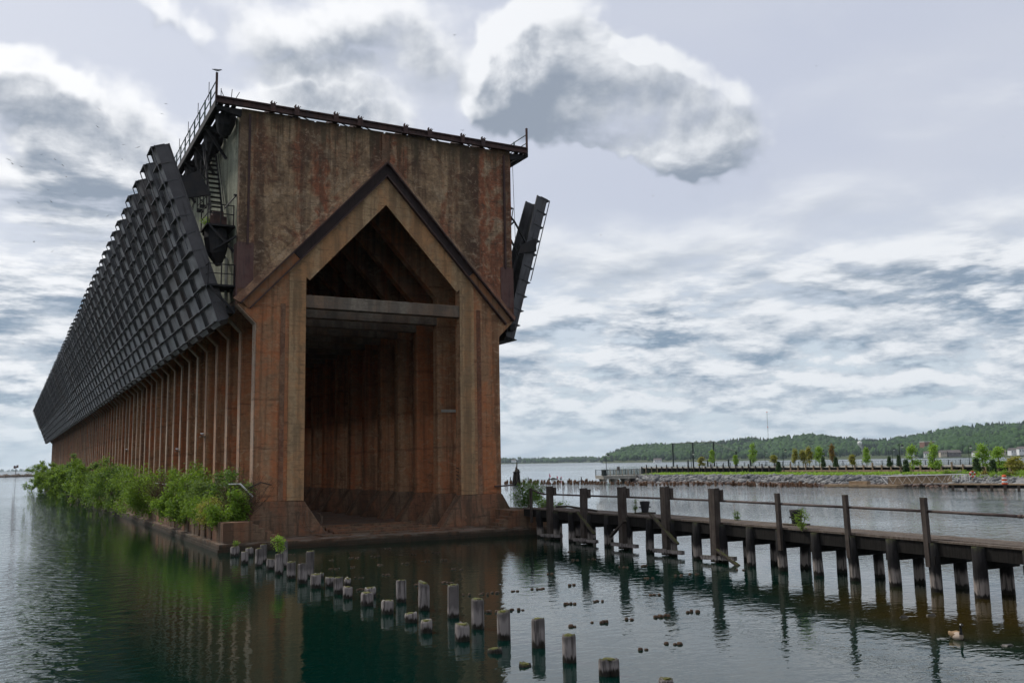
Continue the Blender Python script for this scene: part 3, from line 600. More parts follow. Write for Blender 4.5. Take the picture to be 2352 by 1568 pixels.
# ---------------------------------------------------------------- timber footbridge from the dock to the shore
def xn(y): return 7.4+.048*(y+3)             # its dock-side edge
bridge = empty('timber_footbridge', (7, -20, 0)); tag(bridge, 'old timber footbridge on dark piles with a pipe rail running to the dock', 'footbridge')
BO = Vector((7, -20, 0))
def br(mb, name, m_, parent=None, smooth=False):
    mb.v = [tuple(Vector(p)-BO) for p in mb.v]; return mb.build(name, m_, parent or bridge, smooth)
rnd = random.Random(11)
def deckz(y): return 1.60-.05*abs((y+19)/16.0)**2
YB0, YB1 = -2.9, -48.0
for row, (o0, o1) in enumerate(((0, .24), (.26, .50), (.52, .77), (.79, 1.03), (1.05, 1.30), (1.32, 1.56))):
    y = YB0
    while y > YB1:
        y2 = max(YB1, y-rnd.uniform(3.2, 5.2)); q = MB(); dz = rnd.uniform(-.018, .018); z0, z1 = deckz(y), deckz(y2)
        xa, xb = xn(y), xn(y2); q.hexa([(xa+o0, y, z0-.07), (xa+o1, y, z0-.07), (xb+o1, y2+.015, z1-.07), (xb+o0, y2+.015, z1-.07), (xa+o0, y, z0+dz), (xa+o1, y, z0+dz), (xb+o1, y2+.015, z1+dz*.3), (xb+o0, y2+.015, z1+dz*.3)])
        br(q, 'deck_plank', M['plank']); y = y2
for off in (.05, 1.35):                      # stringers and pile caps
    for k in range(4):
        y, y2 = YB0-k*11.2, YB0-(k+1)*11.2; q = MB(); q.hexa([(xn(y)+off, y, 1.08), (xn(y)+off+.16, y, 1.08), (xn(y2)+off+.16, y2, 1.08), (xn(y2)+off, y2, 1.08), (xn(y)+off, y, deckz(y)-.075), (xn(y)+off+.16, y, deckz(y)-.075), (xn(y2)+off+.16, y2, deckz(y2)-.075), (xn(y2)+off, y2, deckz(y2)-.075)]); br(q, 'stringer', M['darkwood'])
PY = [-4.9, -6.9, -8.6, -10.4, -12.2, -14.0, -15.9, -17.6, -19.4, -21.1, -22.8, -24.5, -26.3, -28.0, -29.7, -31.3, -32.9, -34.5, -36.2, -38, -40, -42, -44, -46]
for i, y in enumerate(PY):
    q = MB(); q.box(xn(y)-.12, xn(y)+1.7, y-.14, y+.14, .82, 1.075); br(q, 'pile_cap', M['darkwood'])
    for s, (ox, oy) in enumerate(((.02, 0), (1.40, .12))):
        lean = rnd.uniform(-.16, .10); r = rnd.uniform(.175, .215); x = xn(y)+ox; yy = y+oy; top = deckz(y)-.09 if s == 0 else 1.07
        if y > -4: continue
        pts = []; rad = []
        for t in range(7): u = t/6; z = -2.2+u*(top+2.2); pts.append((x-.06*(1-u)*s+rnd.uniform(-.006, .006), yy+lean*(1-u)*1.2, z)); rad.append(r*(1.04-.08*u)*rnd.uniform(.97, 1.03))
        q = MB(); q.loft(pts, rad, 14, True, jit=.035, rnd=rnd); br(q, 'pile', M['pile'], smooth=True)
thick = [(1270, -6.64, 2.84, .32), (1348, -10.32, 2.80, .32), (1436, -13.94, 2.92, .34), (1535, -17.47, 2.99, .34), (1648, -20.93, 2.97, .35)]
thin = [(1222, -4.11, 2.69, .13), (1789, -24.56, 2.85, .15), (1945, -27.93, 2.87, .15), (2125, -31.16, 2.86, .16), (0, -37.6, 2.86, .16), (0, -41.0, 2.86, .16)]
for _, y, zt, w in thick:
    q = MB(); x = xn(y)-.19; ln = rnd.uniform(-.05, .04); bz = .05 if y > -19 else .28
    q.hexa([(x-w/2, y-w/2+ln, bz), (x+w/2-.05, y-w/2+ln, bz+.03), (x+w/2-.05, y+w/2+ln, bz), (x-w/2, y+w/2+ln, bz-.02), (x-w/2, y-w/2, zt), (x+w/2-.05, y-w/2, zt+.03), (x+w/2-.05, y+w/2, zt-.02), (x-w/2, y+w/2, zt)])
    o = br(q, 'fender_post', M['timber'])
    q = MB(); q.box(x+w/2-.045, x+w/2+.10, y-.24, y+.02, zt-.5, zt-.06); br(q, 'rail_cleat', M['timber'])
    q = MB(); q.bar((x-.12, y+.8, .16+rnd.uniform(-.02, .05)), (x-.02, y-1.1, .18+rnd.uniform(-.02, .06)), .20, .16); br(q, 'waterline_wale', M['stump'])
    q = MB(); q.box(x-.2, x+.12, y-.16, y+.16, .02, .30); br(q, 'wale_block', M['stump'])
for y, a, c in ((-10.4, (.45, 1.62), (-.95, .55)), (-13.9, (.75, .55), (-.35, 1.35)), (-17.4, (.75, 1.75), (-.95, .55)), (-20.9, (-.2, .55), (-1.4, -.02))):
    q = MB(); x = xn(y)-.40; q.bar((x, y+a[0], a[1]), (x+.1, y+c[0], c[1]), .08, .18, (1, 0, 0)); br(q, 'broken_brace', M['timber'])
tops = []
for _, y, zt, w in thin:
    q = MB(); x = xn(y)-.09; q.hexa([(x-w/2, y-w/2-.05, .75), (x+w/2, y-w/2-.05, .75), (x+w/2, y+w/2-.05, .75), (x-w/2, y+w/2-.05, .75), (x-w/2, y-w/2, zt), (x+w/2, y-w/2, zt), (x+w/2, y+w/2, zt), (x-w/2, y+w/2, zt)]); br(q, 'rail_post', M['timber'])
rp = [(-4.11, 2.62), (-4.9, 2.46), (-5.6, 2.40), (-6.64, 2.40), (-10.32, 2.42), (-13.94, 2.44), (-17.47, 2.46), (-20.93, 2.47), (-24.56, 2.46), (-27.93, 2.45), (-31.16, 2.44), (-34.35, 2.42), (-41, 2.4)]
for i in range(len(rp)-1):
    (y, z), (y2, z2) = rp[i], rp[i+1]; q = MB(); q.tube((xn(y)-.02, y, z), (xn(y2)-.02, y2, z2), .045, n=8); q.tube((xn(y2)-.02, y2+.06, z2), (xn(y2)-.02, y2-.06, z2), .058, n=8); br(q, 'pipe_rail', M['pipe'], smooth=True)
def bollard(loc, label, s=1.0):
    e = empty('mooring_bollard', loc); tag(e, label, 'bollard', 'mooring bollards')
    q = MB(); q.loft([(0, 0, .0), (0, 0, .1*s), (0, 0, .32*s), (0, 0, .40*s), (0, 0, .55*s), (0, 0, .58*s)], [.17*s, .17*s, .20*s, .22*s, .25*s, .22*s], 16); q.build('post', M['black'], e, True)
    q = MB(); q.box(-.42*s, .42*s, -.3*s, .3*s, -.03, .05); q.build('base_plate', M['timber'], e)
    q = MB(); q.tube((-.34*s, 0, .30*s), (.34*s, 0, .30*s), .028*s, n=8); q.build('pin', M['black'], e); return e
p = on_x(1480, 1189, xn(-15)+1.2); bollard((xn(p.y)+1.2, p.y, 1.62), 'rusty bollard on the footbridge between two thick fender posts')
p = on_x(1828, 1207, xn(-25)+1.2); bollard((xn(p.y)+1.2, p.y, 1.60), 'dark bollard on the footbridge beside a thin rail post')
bollard((-8.35, 6.0, 1.39), 'black bollard on the dock shelf among the shrubs', 1.3)
q = MB(); q.loft([(xn(-6)+.9, -5.4, 1.66), (xn(-7)+.75, -7.0, 1.74), (xn(-9)+.6, -9.0, 1.68), (xn(-10)+.5, -10.4, 1.64)], [.055, .06, .055, .05], 8); lg = q.build('loose_pole', M['timber'], smooth=True); tag(lg, 'loose timber pole lying on the footbridge deck near the dock', 'pole')

# ---------------------------------------------------------------- pile stumps standing in the water
RA = (520, 1280, 1120/1120*600/2352); RB_ = (1050, 1350, 700/2352.); RM = (1250, 1150, 600/2352.)
def zp(rg, x, y): return ((rg[0]+x*rg[2])*.9408, (rg[1]+y*rg[2])*.9408)
stumps = [(RA, 212, 300, 212, 78, 'p'), (RA, 300, 370, 265, 62, ''), (RA, 350, 300, 225, 70, ''), (RA, 432, 400, 238, 66, ''), (RA, 475, 360, 200, 60, ''), (RA, 548, 430, 335, 75, ''),
          (RA, 630, 475, 290, 75, 's'), (RA, 685, 410, 168, 60, ''), (RA, 752, 515, 365, 80, ''), (RA, 858, 560, 390, 88, 't'), (RA, 918, 500, 268, 75, ''), (RA, 978, 605, 480, 92, ''), (RA, 1043, 520, 465, 35, ''),
          (RA, 1122, 590, 505, 85, ''), (RA, 1200, 660, 510, 80, ''), (RA, 1285, 585, 515, 65, 'b'), (RA, 1287, 705, 598, 85, ''), (RA, 1505, 690, 602, 105, ''), (RA, 1470, 770, 652, 112, ''), (RA, 1665, 850, 728, 108, ''),
          (RA, 1798, 740, 540, 95, ''), (RA, 1898, 930, 845, 115, ''), (RA, 2020, 815, 570, 105, 't'), (RA, 2045, 1030, 918, 110, ''), (RA, 2290, 890, 592, 105, ''), (RB_, 260, 715, 585, 118, ''), (RB_, 392, 615, 385, 102, ''),
          (RB_, 615, 705, 485, 103, ''), (RB_, 530, 812, 775, 120, ''), (RB_, 892, 770, 548, 110, ''), (RB_, 780, 925, 908, 100, ''), (RB_, 1150, 890, 680, 110, ''), (RB_, 1470, 1000, 870, 150, 'd'), (RB_, 1940, 1120, 1030, 115, '')]
def shape_words(h, w, k):
    s = 'squat' if h < .35 else 'short' if h < .6 else 'tall'
    return s
stump_tops = []
for i, (rg, x, yb, yt, w, k) in enumerate(stumps):
    bx_, by_ = zp(rg, x, yb); P = on_z(bx_, by_); dist = (P-CAM).length; rad = w*rg[2]*.9408/F*dist/2; h = (yb-yt)*rg[2]*.9408/F*dist
    h = max(.05, h-.10*rad); r_ = random.Random(100+i); lx, ly = r_.uniform(-.05, .05)*h, r_.uniform(-.05, .05)*h
    e = empty('pile_stump', (P.x, P.y, 0)); q = MB(); n = 18; rings = 9; base = [1+r_.uniform(-.07, .07) for _ in range(n)]
    slope = r_.uniform(-.18, .18) if k != 't' else .42; sa = r_.uniform(0, 6.3)
    cols = [(0, 0, 1.0)] if k != 'd' else [(-rad*.45*IR.x, -rad*.45*IR.y, .60), (rad*.5*IR.x, rad*.5*IR.y, .55)]
    for cx, cy, fr in cols:
        vs = []; fs = []
        for j in range(rings):
            u = j/(rings-1)
            for a in range(n):
                an = 2*math.pi*a/n; rr_ = rad*fr*base[a]*(1.03-.05*u+r_.uniform(-.012, .012)); z = -1.6+u*(h+1.6)
                if j == rings-1: z += slope*rad*math.cos(an-sa)+r_.uniform(-.02, .02)+(r_.uniform(-.12, .05) if k == 'b' else 0); rr_ *= .93
                elif j == rings-2: z = h-.05+slope*rad*math.cos(an-sa)
                vs.append((cx+lx*u+rr_*math.cos(an), cy+ly*u+rr_*math.sin(an), z))
        for j in range(rings-1):
            for a in range(n): fs.append((j*n+a, j*n+(a+1) % n, (j+1)*n+(a+1) % n, (j+1)*n+a))
        vs.append((cx+lx, cy+ly, h-.015)); fs += [((rings-1)*n+a, (rings-1)*n+(a+1) % n, len(vs)-1) for a in range(n)]
        q.add(vs, fs)
    q.build('timber', M['stump'], e, True, fix=False)
    q = MB(); q.loft([(lx, ly, h-.012), (lx, ly, h+.012)], [rad*.62, rad*.5], 9, jit=.25, rnd=r_); q.build('moss_cap', M['moss'], e)
    extra = {'p': 'with a small weed', 's': 'with a sapling on top', 't': 'with a slanting top', 'b': 'with a splintered top', 'd': 'split in two', '': 'with a flat top'}[k]
    tag(e, f'{shape_words(h, w, k)} grey pile stump {extra}, {ordinal(i)} from the dock corner', 'pile stump', 'pile stumps in front of the dock')
    stump_tops.append((Vector((P.x+lx, P.y+ly, h)), k))
clumps = [(RB_, *c) for c in ((110, 58), (225, 135), (140, 245), (300, 345), (450, 338), (535, 325), (490, 487), (695, 312), (870, 295), (915, 293), (980, 172), (1165, 264), (1122, 418), (1148, 418), (1375, 395), (705, 467), (1180, 605), (1405, 570), (1640, 545), (1858, 522), (1908, 519), (1840, 343), (2165, 483), (1750, 790), (1995, 747), (1330, 50))]
clumps += [(RA, *c) for c in ((1125, 342), (1315, 325), (1365, 322), (1158, 425), (1328, 410), (1600, 390), (1665, 485), (1400, 512), (1845, 375), (2035, 352), (2210, 340), (2130, 270), (1920, 287), (1775, 292), (1560, 308), (1410, 628), (1950, 580), (2235, 558), (740, 292), (1680, 235))]
clumps += [(RM, *c) for c in ((1065, 920), (1310, 1025), (1580, 1000), (1740, 985), (600, 850), (565, 770), (1270, 905), (2185, 945))]
for i, (rg, x, y) in enumerate(clumps):
    P = on_z(*zp(rg, x, y)); r_ = random.Random(300+i); q = MB(); n = r_.choice((2, 3, 3, 4))
    for k in range(n):
        ox = (k-(n-1)/2)*.115+r_.uniform(-.04, .04); oy = r_.uniform(-.1, .1); rr_ = r_.uniform(.045, .075); hh = r_.uniform(.01, .05)
        cx, cy = ox*IR.x, ox*IR.y+oy
        q.loft([(cx, cy, -.5), (cx, cy, hh-.02), (cx, cy, hh+.015)], [rr_, rr_*.97, rr_*.7], 9, jit=.14, rnd=r_)
    o = q.build('pile_head_cluster', M['pilehead'], loc=(P.x, P.y, 0), smooth=True)
    tag(o, 'brown cluster of rotted pile heads just breaking the calm water', 'pile cluster', 'rotted pile heads breaking the water')
for i, (x, y) in enumerate(((1240, 1082), (1440, 1068), (2010, 1290))):
    P = on_z(*zp((1800, 1150, 700/2123.), x, y)) if i < 3 else None
    q = MB(); r_ = random.Random(20+i); q.loft([(-.22, 0, -.06), (-.10, .02, .01), (.06, 0, .025), (.22, 0, -.05)], [.04, .085, .07, .03], 9, jit=.3, rnd=r_)
    o = q.build('rock', M['wetrock'], loc=(P.x, P.y, -.045)); tag(o, ['dark rock awash between the goose and the footbridge piles', 'low dark rock awash behind the goose', 'dark rock awash at the frame edge beyond the goose'][i], 'rock', 'rocks awash by the footbridge')

# ---------------------------------------------------------------- foliage
def leaves(rng, centres, n_per, spread, size, droop=0.0, flat=.55):
    c = np.asarray(centres, float); k = len(c); pts = np.repeat(c, n_per, 0)+rng.normal(0, 1, (k*n_per, 3))*np.asarray(spread)
    n = len(pts); a = rng.uniform(0, 2*np.pi, n); up = rng.normal(0, flat, n)-droop
    ax = np.stack([np.cos(a), np.sin(a), up], 1); ax /= np.linalg.norm(ax, axis=1)[:, None]
    rv = rng.normal(0, 1, (n, 3))+np.array([0, 0, 1.6]); sd = np.cross(ax, rv); sd /= np.linalg.norm(sd, axis=1)[:, None]+1e-9
    L = size*rng.uniform(.6, 1.35, n)[:, None]; Wd = L*.28
    v = np.stack([pts, pts+ax*L*.5+sd*Wd, pts+ax*L, pts+ax*L*.5-sd*Wd], 1).reshape(-1, 3)
    f = np.arange(n*4).reshape(-1, 4); return v, f
def shrub_parts(seed, w, h, nclump, per, size, m_, stems=6, droop=0.1, spread=.22, top=1.0, shape='dome'):
    rng = np.random.default_rng(seed); cs = []; sm = MB()
    for s in range(stems):
        a = rng.uniform(0, 6.28); rr_ = w*rng.uniform(.25, .95); tip = np.array([math.cos(a)*rr_, math.sin(a)*rr_, h*rng.uniform(.55, 1.0)*(1-.35*(rr_/w)**2)]); base = np.array([math.cos(a)*w*.12, math.sin(a)*w*.12, -.05])
        mid = base*.5+tip*.5+rng.normal(0, .12, 3)*w+np.array([0, 0, .12*h])
        pts = [(1-t)**2*base+2*t*(1-t)*mid+t*t*tip for t in np.linspace(0, 1, 5)]
        sm.loft([tuple(p) for p in pts], [.035*h/3+.01, .028*h/3+.008, .02*h/3+.006, .012*h/3+.005, .006], 5)
        for t in np.linspace(.3, 1.05, max(2, nclump//stems)):
            t2 = min(t, 1); p = (1-t2)**2*base+2*t2*(1-t2)*mid+t2*t2*tip; off = rng.normal(0, 1, 3)*np.array([w*.30, w*.30, h*(.12 if shape == 'dome' else .2)]); q = p+off-(np.array([0, 0, .38*h*rng.random()]) if shape == 'over' else 0); q[2] = max(q[2], .15 if shape == 'dome' else -1.05+.6*rng.random() if shape == 'over' else -1.2); cs.append(q)
            if rng.random() < .7: sm.loft([tuple(p), tuple((p+q)/2+np.array([0, 0, .05])), tuple(q)], [.012, .009, .005], 4)
    v, f = leaves(rng, cs, per, spread, size, droop)
    return v, f, sm
def make_shrub(name, loc, seed, w, h, label, leaf, nclump=60, per=70, size=.14, stems=7, group=None, rz=0, spread=.24, cat='shrub', **kw):
    e = empty(name, loc, rz); v, f, sm = shrub_parts(seed, w, h, nclump, per, size, leaf, stems, spread=spread, **kw)
    np_mesh('foliage', v, f, leaf, e); sm.build('stems', M['bark'], e, fix=False); tag(e, label, cat, group); return e
SG = 'shrubs along the dock shelf'
# D x, D y of the base, width, height
sl = [('tall shrub of glossy leaves beside the corner pier of the dock', -8.3, 1.9, 1.0, 3.7, 'leaf_dark'), ('round yellow-green shrub low beside the corner pier', -8.6, -.6, .75, 1.9, 'leaf'),
      ('bare-stemmed tangle with thin grey leaves next to the corner pier', -7.9, .6, .7, 2.5, 'leaf_grey'), ('bushy fern-leaved shrub behind the black shelf bollard', -8.35, 7.6, 1.2, 2.6, 'leaf_grey'),
      ('broad bright shrub leaning out over the shelf edge by the fourth pier', -8.6, 11.5, 1.6, 4.1, 'leaf'), ('tall bright shrub against the fifth pier of the dock', -8.3, 15.5, 1.7, 4.3, 'leaf'),
      ('low bright shrub hanging over the shelf near the open gap', -9.3, 8.6, 1.0, 1.7, 'leaf'), ('low feathery shrub at the shelf edge beyond the curb slots', -9.4, 12.2, 1.2, 1.8, 'leaf'),
      ('wide shrub spilling over the waterline in the middle of the row', -9.2, 24.5, 2.0, 3.6, 'leaf'), ('upright light green shrub before the slanting pier feet', -8.8, 32, 2.1, 4.8, 'leaf'),
      ('dark dense shrub mid-way along the row', -8.9, 46, 2.4, 5.0, 'leaf_dark'), ('broad pale shrub sweeping over the water', -9.2, 55, 2.8, 5.4, 'leaf'),
      ('spindly shrub reaching up the piers', -8.7, 66, 1.6, 6.4, 'leaf_grey'), ('wide shrub half way to the dock end', -9.3, 76, 3.0, 5.4, 'leaf'), ('dark shrub close to a bare stretch of shelf', -9.0, 96, 2.8, 5.2, 'leaf_dark'),
      ('pale shrub near the far end of the dock', -9.4, 112, 3.2, 5.6, 'leaf'), ('small tree rising highest of the far shrubs', -8.7, 122, 2.2, 9.5, 'leaf_dark'), ('spreading shrub overhanging the far shelf', -9.6, 140, 4.0, 6.0, 'leaf'), ('last shrub of the row at the far end of the dock', -10.2, 175, 4.4, 8.0, 'leaf'),
      ('second to last shrub, low over the water', -9.9, 158, 3.6, 5.5, 'leaf')]
for i, (lb, x, y, w, h, lf) in enumerate(sl):
    far = 1+max(0, y-30)/60; h *= .78 if y < 20 else .72 if y < 45 else .64; w *= .9 if y < 20 else 1.05; over = x < -9 or y > 20
    if 120 < y < 125: h *= .85
    if over: x = min(x, -9.2)-.55
    make_shrub('shrub', (x, y, 1.36), 40+i, w, h, lb, M[lf], nclump=int(22+w*13), per=int(140), size=.15*min(far, 2.0), stems=9, group=SG, spread=.135*min(1+.35*w, 1.8), shape='over' if over else 'dome')
hang = [(-9.62, -.9, .6, 1.0, 'leaf'), (-9.66, .9, .65, 1.05, 'leaf_gold'), (-9.66, 2.6, .65, 1.0, 'leaf'), (-9.66, 5.2, .8, 1.0, 'leaf')]
for i, (x, y, w, h, lf) in enumerate(hang):
    make_shrub('hanging_fern', (x, y, 1.32), 90+i, w, h, ['bright fern tuft spilling from the curb slot nearest the dock corner', 'yellowing fern tuft hanging over the curb blocks', 'bright green clump trailing down the curb wall', 'dark fern clump over the shelf edge beyond the trailing ones'][i], M[lf], nclump=34, per=70, size=.11, stems=6, droop=.5, spread=.16, shape='hang', group='ferns hanging over the shelf edge', cat='fern')
rng = np.random.default_rng(3); tw = MB()
for i in range(150):
    p = np.array([rng.normal(0, .12), rng.normal(0, .15), 0]); d = np.array([rng.normal(0, .5), rng.normal(0, .5), 1.0]); L = rng.uniform(1.2, 3.0); d /= np.linalg.norm(d); q = p+d*L+np.array([0, 0, -.1]); mid = (p+q)/2+rng.normal(0, .15, 3)
    tw.loft([tuple(p), tuple(mid), tuple(q)], [.016, .010, .004], 4)
    for k in range(3): e2 = mid+(q-mid)*rng.uniform(0, 1)+0; tw.loft([tuple(e2), tuple(e2+rng.normal(0, .28, 3)+np.array([0, 0, .2]))], [.006, .003], 3)
tw_me = tw.mesh('dead_bush', M['twig']); bt2 = place(tw_me, 'dead_bush', None, (-9.0, 21.0, 1.36), (0, 0, 1.0), 1.1); tag(bt2, 'leafless brown bush between green shrubs on the dock shelf', 'dead bush')
bt = tw.build('dead_bush', M['twig'], loc=(-8.15, -.1, 1.36), fix=False); tag(bt, 'leafless brown bush against the corner pier of the dock', 'dead bush')
make_shrub('shrub', (8.6, -1.2, 1.40), 70, .95, 1.7, 'round dark shrub where the footbridge meets the dock', M['leaf_dark'], nclump=70, per=80, size=.10, stems=9, group=None, spread=.16)
make_shrub('shrub', (9.0, -3.2, 1.45), 71, .7, .55, 'low bright weed behind the first rail post of the footbridge', M['leaf'], nclump=30, per=60, size=.09, stems=6, spread=.12)
for i, (dx, dy, h, lb) in enumerate(((1446, 1187, .75, 'thin leafy weed beside the rusty bollard on the footbridge'), (1694, 1197, .42, 'pair of tiny weeds between the last thick post and a thin post'), (1860, 1213, .85, 'bright sapling sprouting from a pile beside the dark bollard'))):
    P = on_x(dx, dy, xn(-20)+(1.3 if i < 2 else .1)); y = P.y; make_shrub('weed', (xn(y)+(1.3 if i < 2 else .0), y, 1.55), 80+i, .16, h, lb, M['leaf' if i == 2 else 'leaf_dark'], nclump=12, per=26 if i < 2 else 60, size=.06, stems=4, spread=.05 if i < 2 else .07, cat='weed')
for i, (P, k) in enumerate(stump_tops):
    if k == 's': make_shrub('sapling', tuple(P-Vector((0, 0, .03))), 85, .18, .75, 'bright leafy sapling growing out of a tall pile stump', M['leaf_young'], nclump=14, per=60, size=.07, stems=4, spread=.07, cat='sapling')
    if k == 'p': make_shrub('weed', tuple(P-Vector((0, 0, .03))), 86, .15, .25, 'small weed tuft on the stump nearest the dock corner', M['leaf'], nclump=10, per=40, size=.05, stems=4, spread=.05, cat='weed')
make_shrub('weed', (-10.0, 1.6, 17.6), 87, .3, .5, 'green weed growing on the rusty service platform high on the dock', M['leaf_young'], nclump=10, per=50, size=.08, stems=4, spread=.09, cat='weed')

# ---------------------------------------------------------------- far shores
def ground_mat(name, c1, c2, scale):
    m_, b, p = mat(name, .95); q = pos(b); n = b.noise(q, scale, 5.0, .6); b.put(p.inputs['Base Color'], b.mix(b.mr(n, .35, .65), c1, c2)); return m_
M['soil'] = ground_mat('wooded_soil', (0.035, 0.055, 0.02), (0.06, 0.075, 0.03), .02)
M['bluff'] = ground_mat('shore_bluff', (0.10, 0.085, 0.06), (0.16, 0.11, 0.085), .03)
def forest_mat(name, a, c_, d):
    m_, b, p = mat(name, .9); q = pos(b); ri = b.new('ShaderNodeNewGeometry').outputs['Random Per Island']
    n = b.noise(q, .009, 4.0, .65); f = b.noise(q, .35, 3.0, .7)
    c = b.mix(b.mr(n, .38, .62), a, c_); c = b.mix(b.m('MULTIPLY', b.m('POWER', ri, .7), .9), c, d); c = b.mix(b.mr(f, .42, .62, 0, .55), c, tuple(t*.4 for t in a)); b.put(p.inputs['Base Color'], c); return m_
M['forest'] = forest_mat('broadleaf_forest', (0.038, 0.092, 0.021), (0.062, 0.130, 0.026), (0.024, 0.058, 0.021))
M['conifers'] = forest_mat('conifer_forest', (0.016, 0.036, 0.022), (0.022, 0.045, 0.022), (0.012, 0.026, 0.016))
def ico(sub):
    q = bmesh.new(); bmesh.ops.create_icosphere(q, subdivisions=sub, radius=1.0); v = np.array([x.co[:] for x in q.verts]); f = np.array([[x.index for x in t.verts] for t in q.faces]); q.free(); return v, f
IV, IF = ico(2); IV1, IF1 = ico(1)
def scatter(rng, pts, size, kind):
    V = []; Fc = []; o = 0
    for p, s in zip(pts, size):
        if kind == 'broad':
            v = IV*(1+rng.normal(0, .20, (len(IV), 1)))*np.array([s*.55, s*.55, s*.62])+np.array([0, 0, s*.45]); f = IF
        else:
            k = 7; a = np.linspace(0, 2*np.pi, k, endpoint=False)+rng.uniform(0, 1); v = []
            for z, r_ in ((.12, .24), (.45, .17), (.42, .20), (.75, .08), (.72, .11)): v += [[math.cos(t)*r_*s*rng.uniform(.8, 1.2), math.sin(t)*r_*s*rng.uniform(.8, 1.2), z*s] for t in a]
            v.append([0, 0, s*1.05]); v = np.array(v); f = []
            for i0, i1 in ((0, 1), (2, 3)):
                for j in range(k): f += [[i0*k+j, i0*k+(j+1) % k, i1*k+(j+1) % k], [i0*k+j, i1*k+(j+1) % k, i1*k+j]]
            for j in range(k): f.append([4*k+j, 4*k+(j+1) % k, 5*k])
            f = np.array(f)
        V.append(v+p); Fc.append(f+o); o += len(v)
    return np.concatenate(V), np.concatenate(Fc)
def az(dx): d = ray(dx, 1050); h = math.hypot(d.x, d.y); return Vector((d.x/h, d.y/h, 0))
def top_h(dx, dy, dist): d = ray(dx, dy); return CAM.z+d.z/math.hypot(d.x, d.y)*dist
def hill(name, label, prof, shore, ridge, back, seed, ntree, conf=.25, bluff=4.0, tree=14.0, parkish=None):
    """prof: (picture x, ridge y); shore and ridge are distances in metres"""
    rng = np.random.default_rng(seed); xs = [p[0] for p in prof]; ns = 90; nt = 14; S = np.linspace(xs[0], xs[-1], ns); rid = np.interp(S, xs, [p[1] for p in prof]); sh = np.interp(S, [p[0] for p in shore], [p[1] for p in shore])
    V = []; H = np.array([max(1.5, top_h(S[i], rid[i], ridge)-tree*.8) for i in range(ns)])
    def height(i, t):
        u = min(t, 1.0); base = bluff*min(1, u*14); z = base+(H[i]-bluff)*(u**1.15)*(.75+.25*u) if H[i] > bluff else min(base, H[i])
        return z if t <= 1 else H[i]*(1-(t-1)*1.1)
    T = list(np.linspace(0, 1, nt))+[1.25, 1.6]
    for i in range(ns):
        a = az(S[i])
        for t in T:
            dist = sh[i]+(ridge-sh[i])*t; P = Vector((CAM.x, CAM.y, 0))+a*dist; wob = math.sin(S[i]*.045+t*5)*2.2*min(1, t*3) if t < .95 else 0
            V.append((P.x, P.y, height(i, t)+wob if t > 0 else -.6))
    n2 = len(T); Fc = [(i*n2+j, (i+1)*n2+j, (i+1)*n2+j+1, i*n2+j+1) for i in range(ns-1) for j in range(n2-1)]
    q = MB(); q.add(V, Fc); o = q.build(name, M['soil'], fix=False, smooth=True); tag(o, label+' ground', kind='structure')
    pts = []; sz = []; kinds = []
    for k in range(ntree):
        f = rng.uniform(0, ns-1.001); i = int(f); t = rng.uniform(.02, 1.12)**.8; dist = sh[i]+(ridge-sh[i])*t; a = az(S[i]+(f-i)*(S[1]-S[0])); P = Vector((CAM.x, CAM.y, 0))+a*dist
        if parkish and parkish(S[i], t): continue
        g = math.sin(P.x*.011+1)*math.cos(P.y*.013)+rng.normal(0, .35); kd = g > 1.1-conf*2 or (t > .9 and rng.random() < .4) or rng.random() < .06
        s = tree*rng.uniform(.6, 1.25)*(1.0 if not kd else 1.15); pts.append((P.x, P.y, max(.5, height(i, t)-1.0))); sz.append(s); kinds.append(kd)
    pts = np.array(pts); sz = np.array(sz); kinds = np.array(kinds)
    if (~kinds).any():
        v, f = scatter(rng, pts[~kinds], sz[~kinds], 'broad'); o = np_mesh('forest', v, f, M['forest']); tag(o, label+', mass of green broadleaf trees', kind='stuff')
    if kinds.any():
        v, f = scatter(rng, pts[kinds], sz[kinds], 'con'); o = np_mesh('conifer_forest', v, f, M['conifers']); tag(o, label+', scattered dark conifers', kind='stuff')
prof = [(1384, 1052), (1392, 1042), (1409, 1034), (1434, 1026), (1465, 1020), (1493, 1019), (1543, 1021), (1577, 1016), (1619, 1015), (1647, 1014), (1675, 1009), (1717, 1005), (1745, 1007), (1774, 1009), (1785, 1004), (1831, 999), (1857, 998), (1907, 1002), (1956, 1008), (2014, 1010), (2053, 1005), (2105, 998), (2144, 990), (2183, 982), (2235, 975), (2287, 972), (2352, 969), (2480, 962), (2700, 962)]
hill('wooded_hill', 'long wooded hill across the bay', prof, [(1384, 2300), (1600, 2150), (1900, 1900), (2352, 1750), (2700, 1500)], 2750, 3300, 1, 7200, .30, tree=12.0, parkish=lambda s, t: abs(s-1977) < 16 and t < .5)
prof2 = [(2120, 1042), (2151, 1018), (2196, 1005), (2260, 1000), (2313, 990), (2352, 986), (2480, 975), (2700, 980)]
hill('near_hill', 'nearer wooded ridge at the right of the bay', prof2, [(2120, 1700), (2352, 1560), (2700, 1350)], 1900, 2200, 2, 2300, .10, tree=12.5, parkish=lambda s, t: t < .16)
hill('low_point', 'low dark wooded point beyond the bay', [(880, 1058), (1000, 1056), (1157, 1053), (1250, 1052), (1330, 1049), (1400, 1050), (1430, 1052)], [(880, 3900), (1430, 3600)], 4400, 4900, 3, 1500, .6, bluff=2, tree=13)
hill('far_blue_hills', 'distant blue hills on the horizon beyond the breakwater', [(-300, 1078), (0, 1079), (60, 1077), (110, 1075), (200, 1074), (400, 1078)], [(-300, 10500), (400, 10500)], 12500, 14000, 4, 500, .5, bluff=3, tree=20)
b = MB()
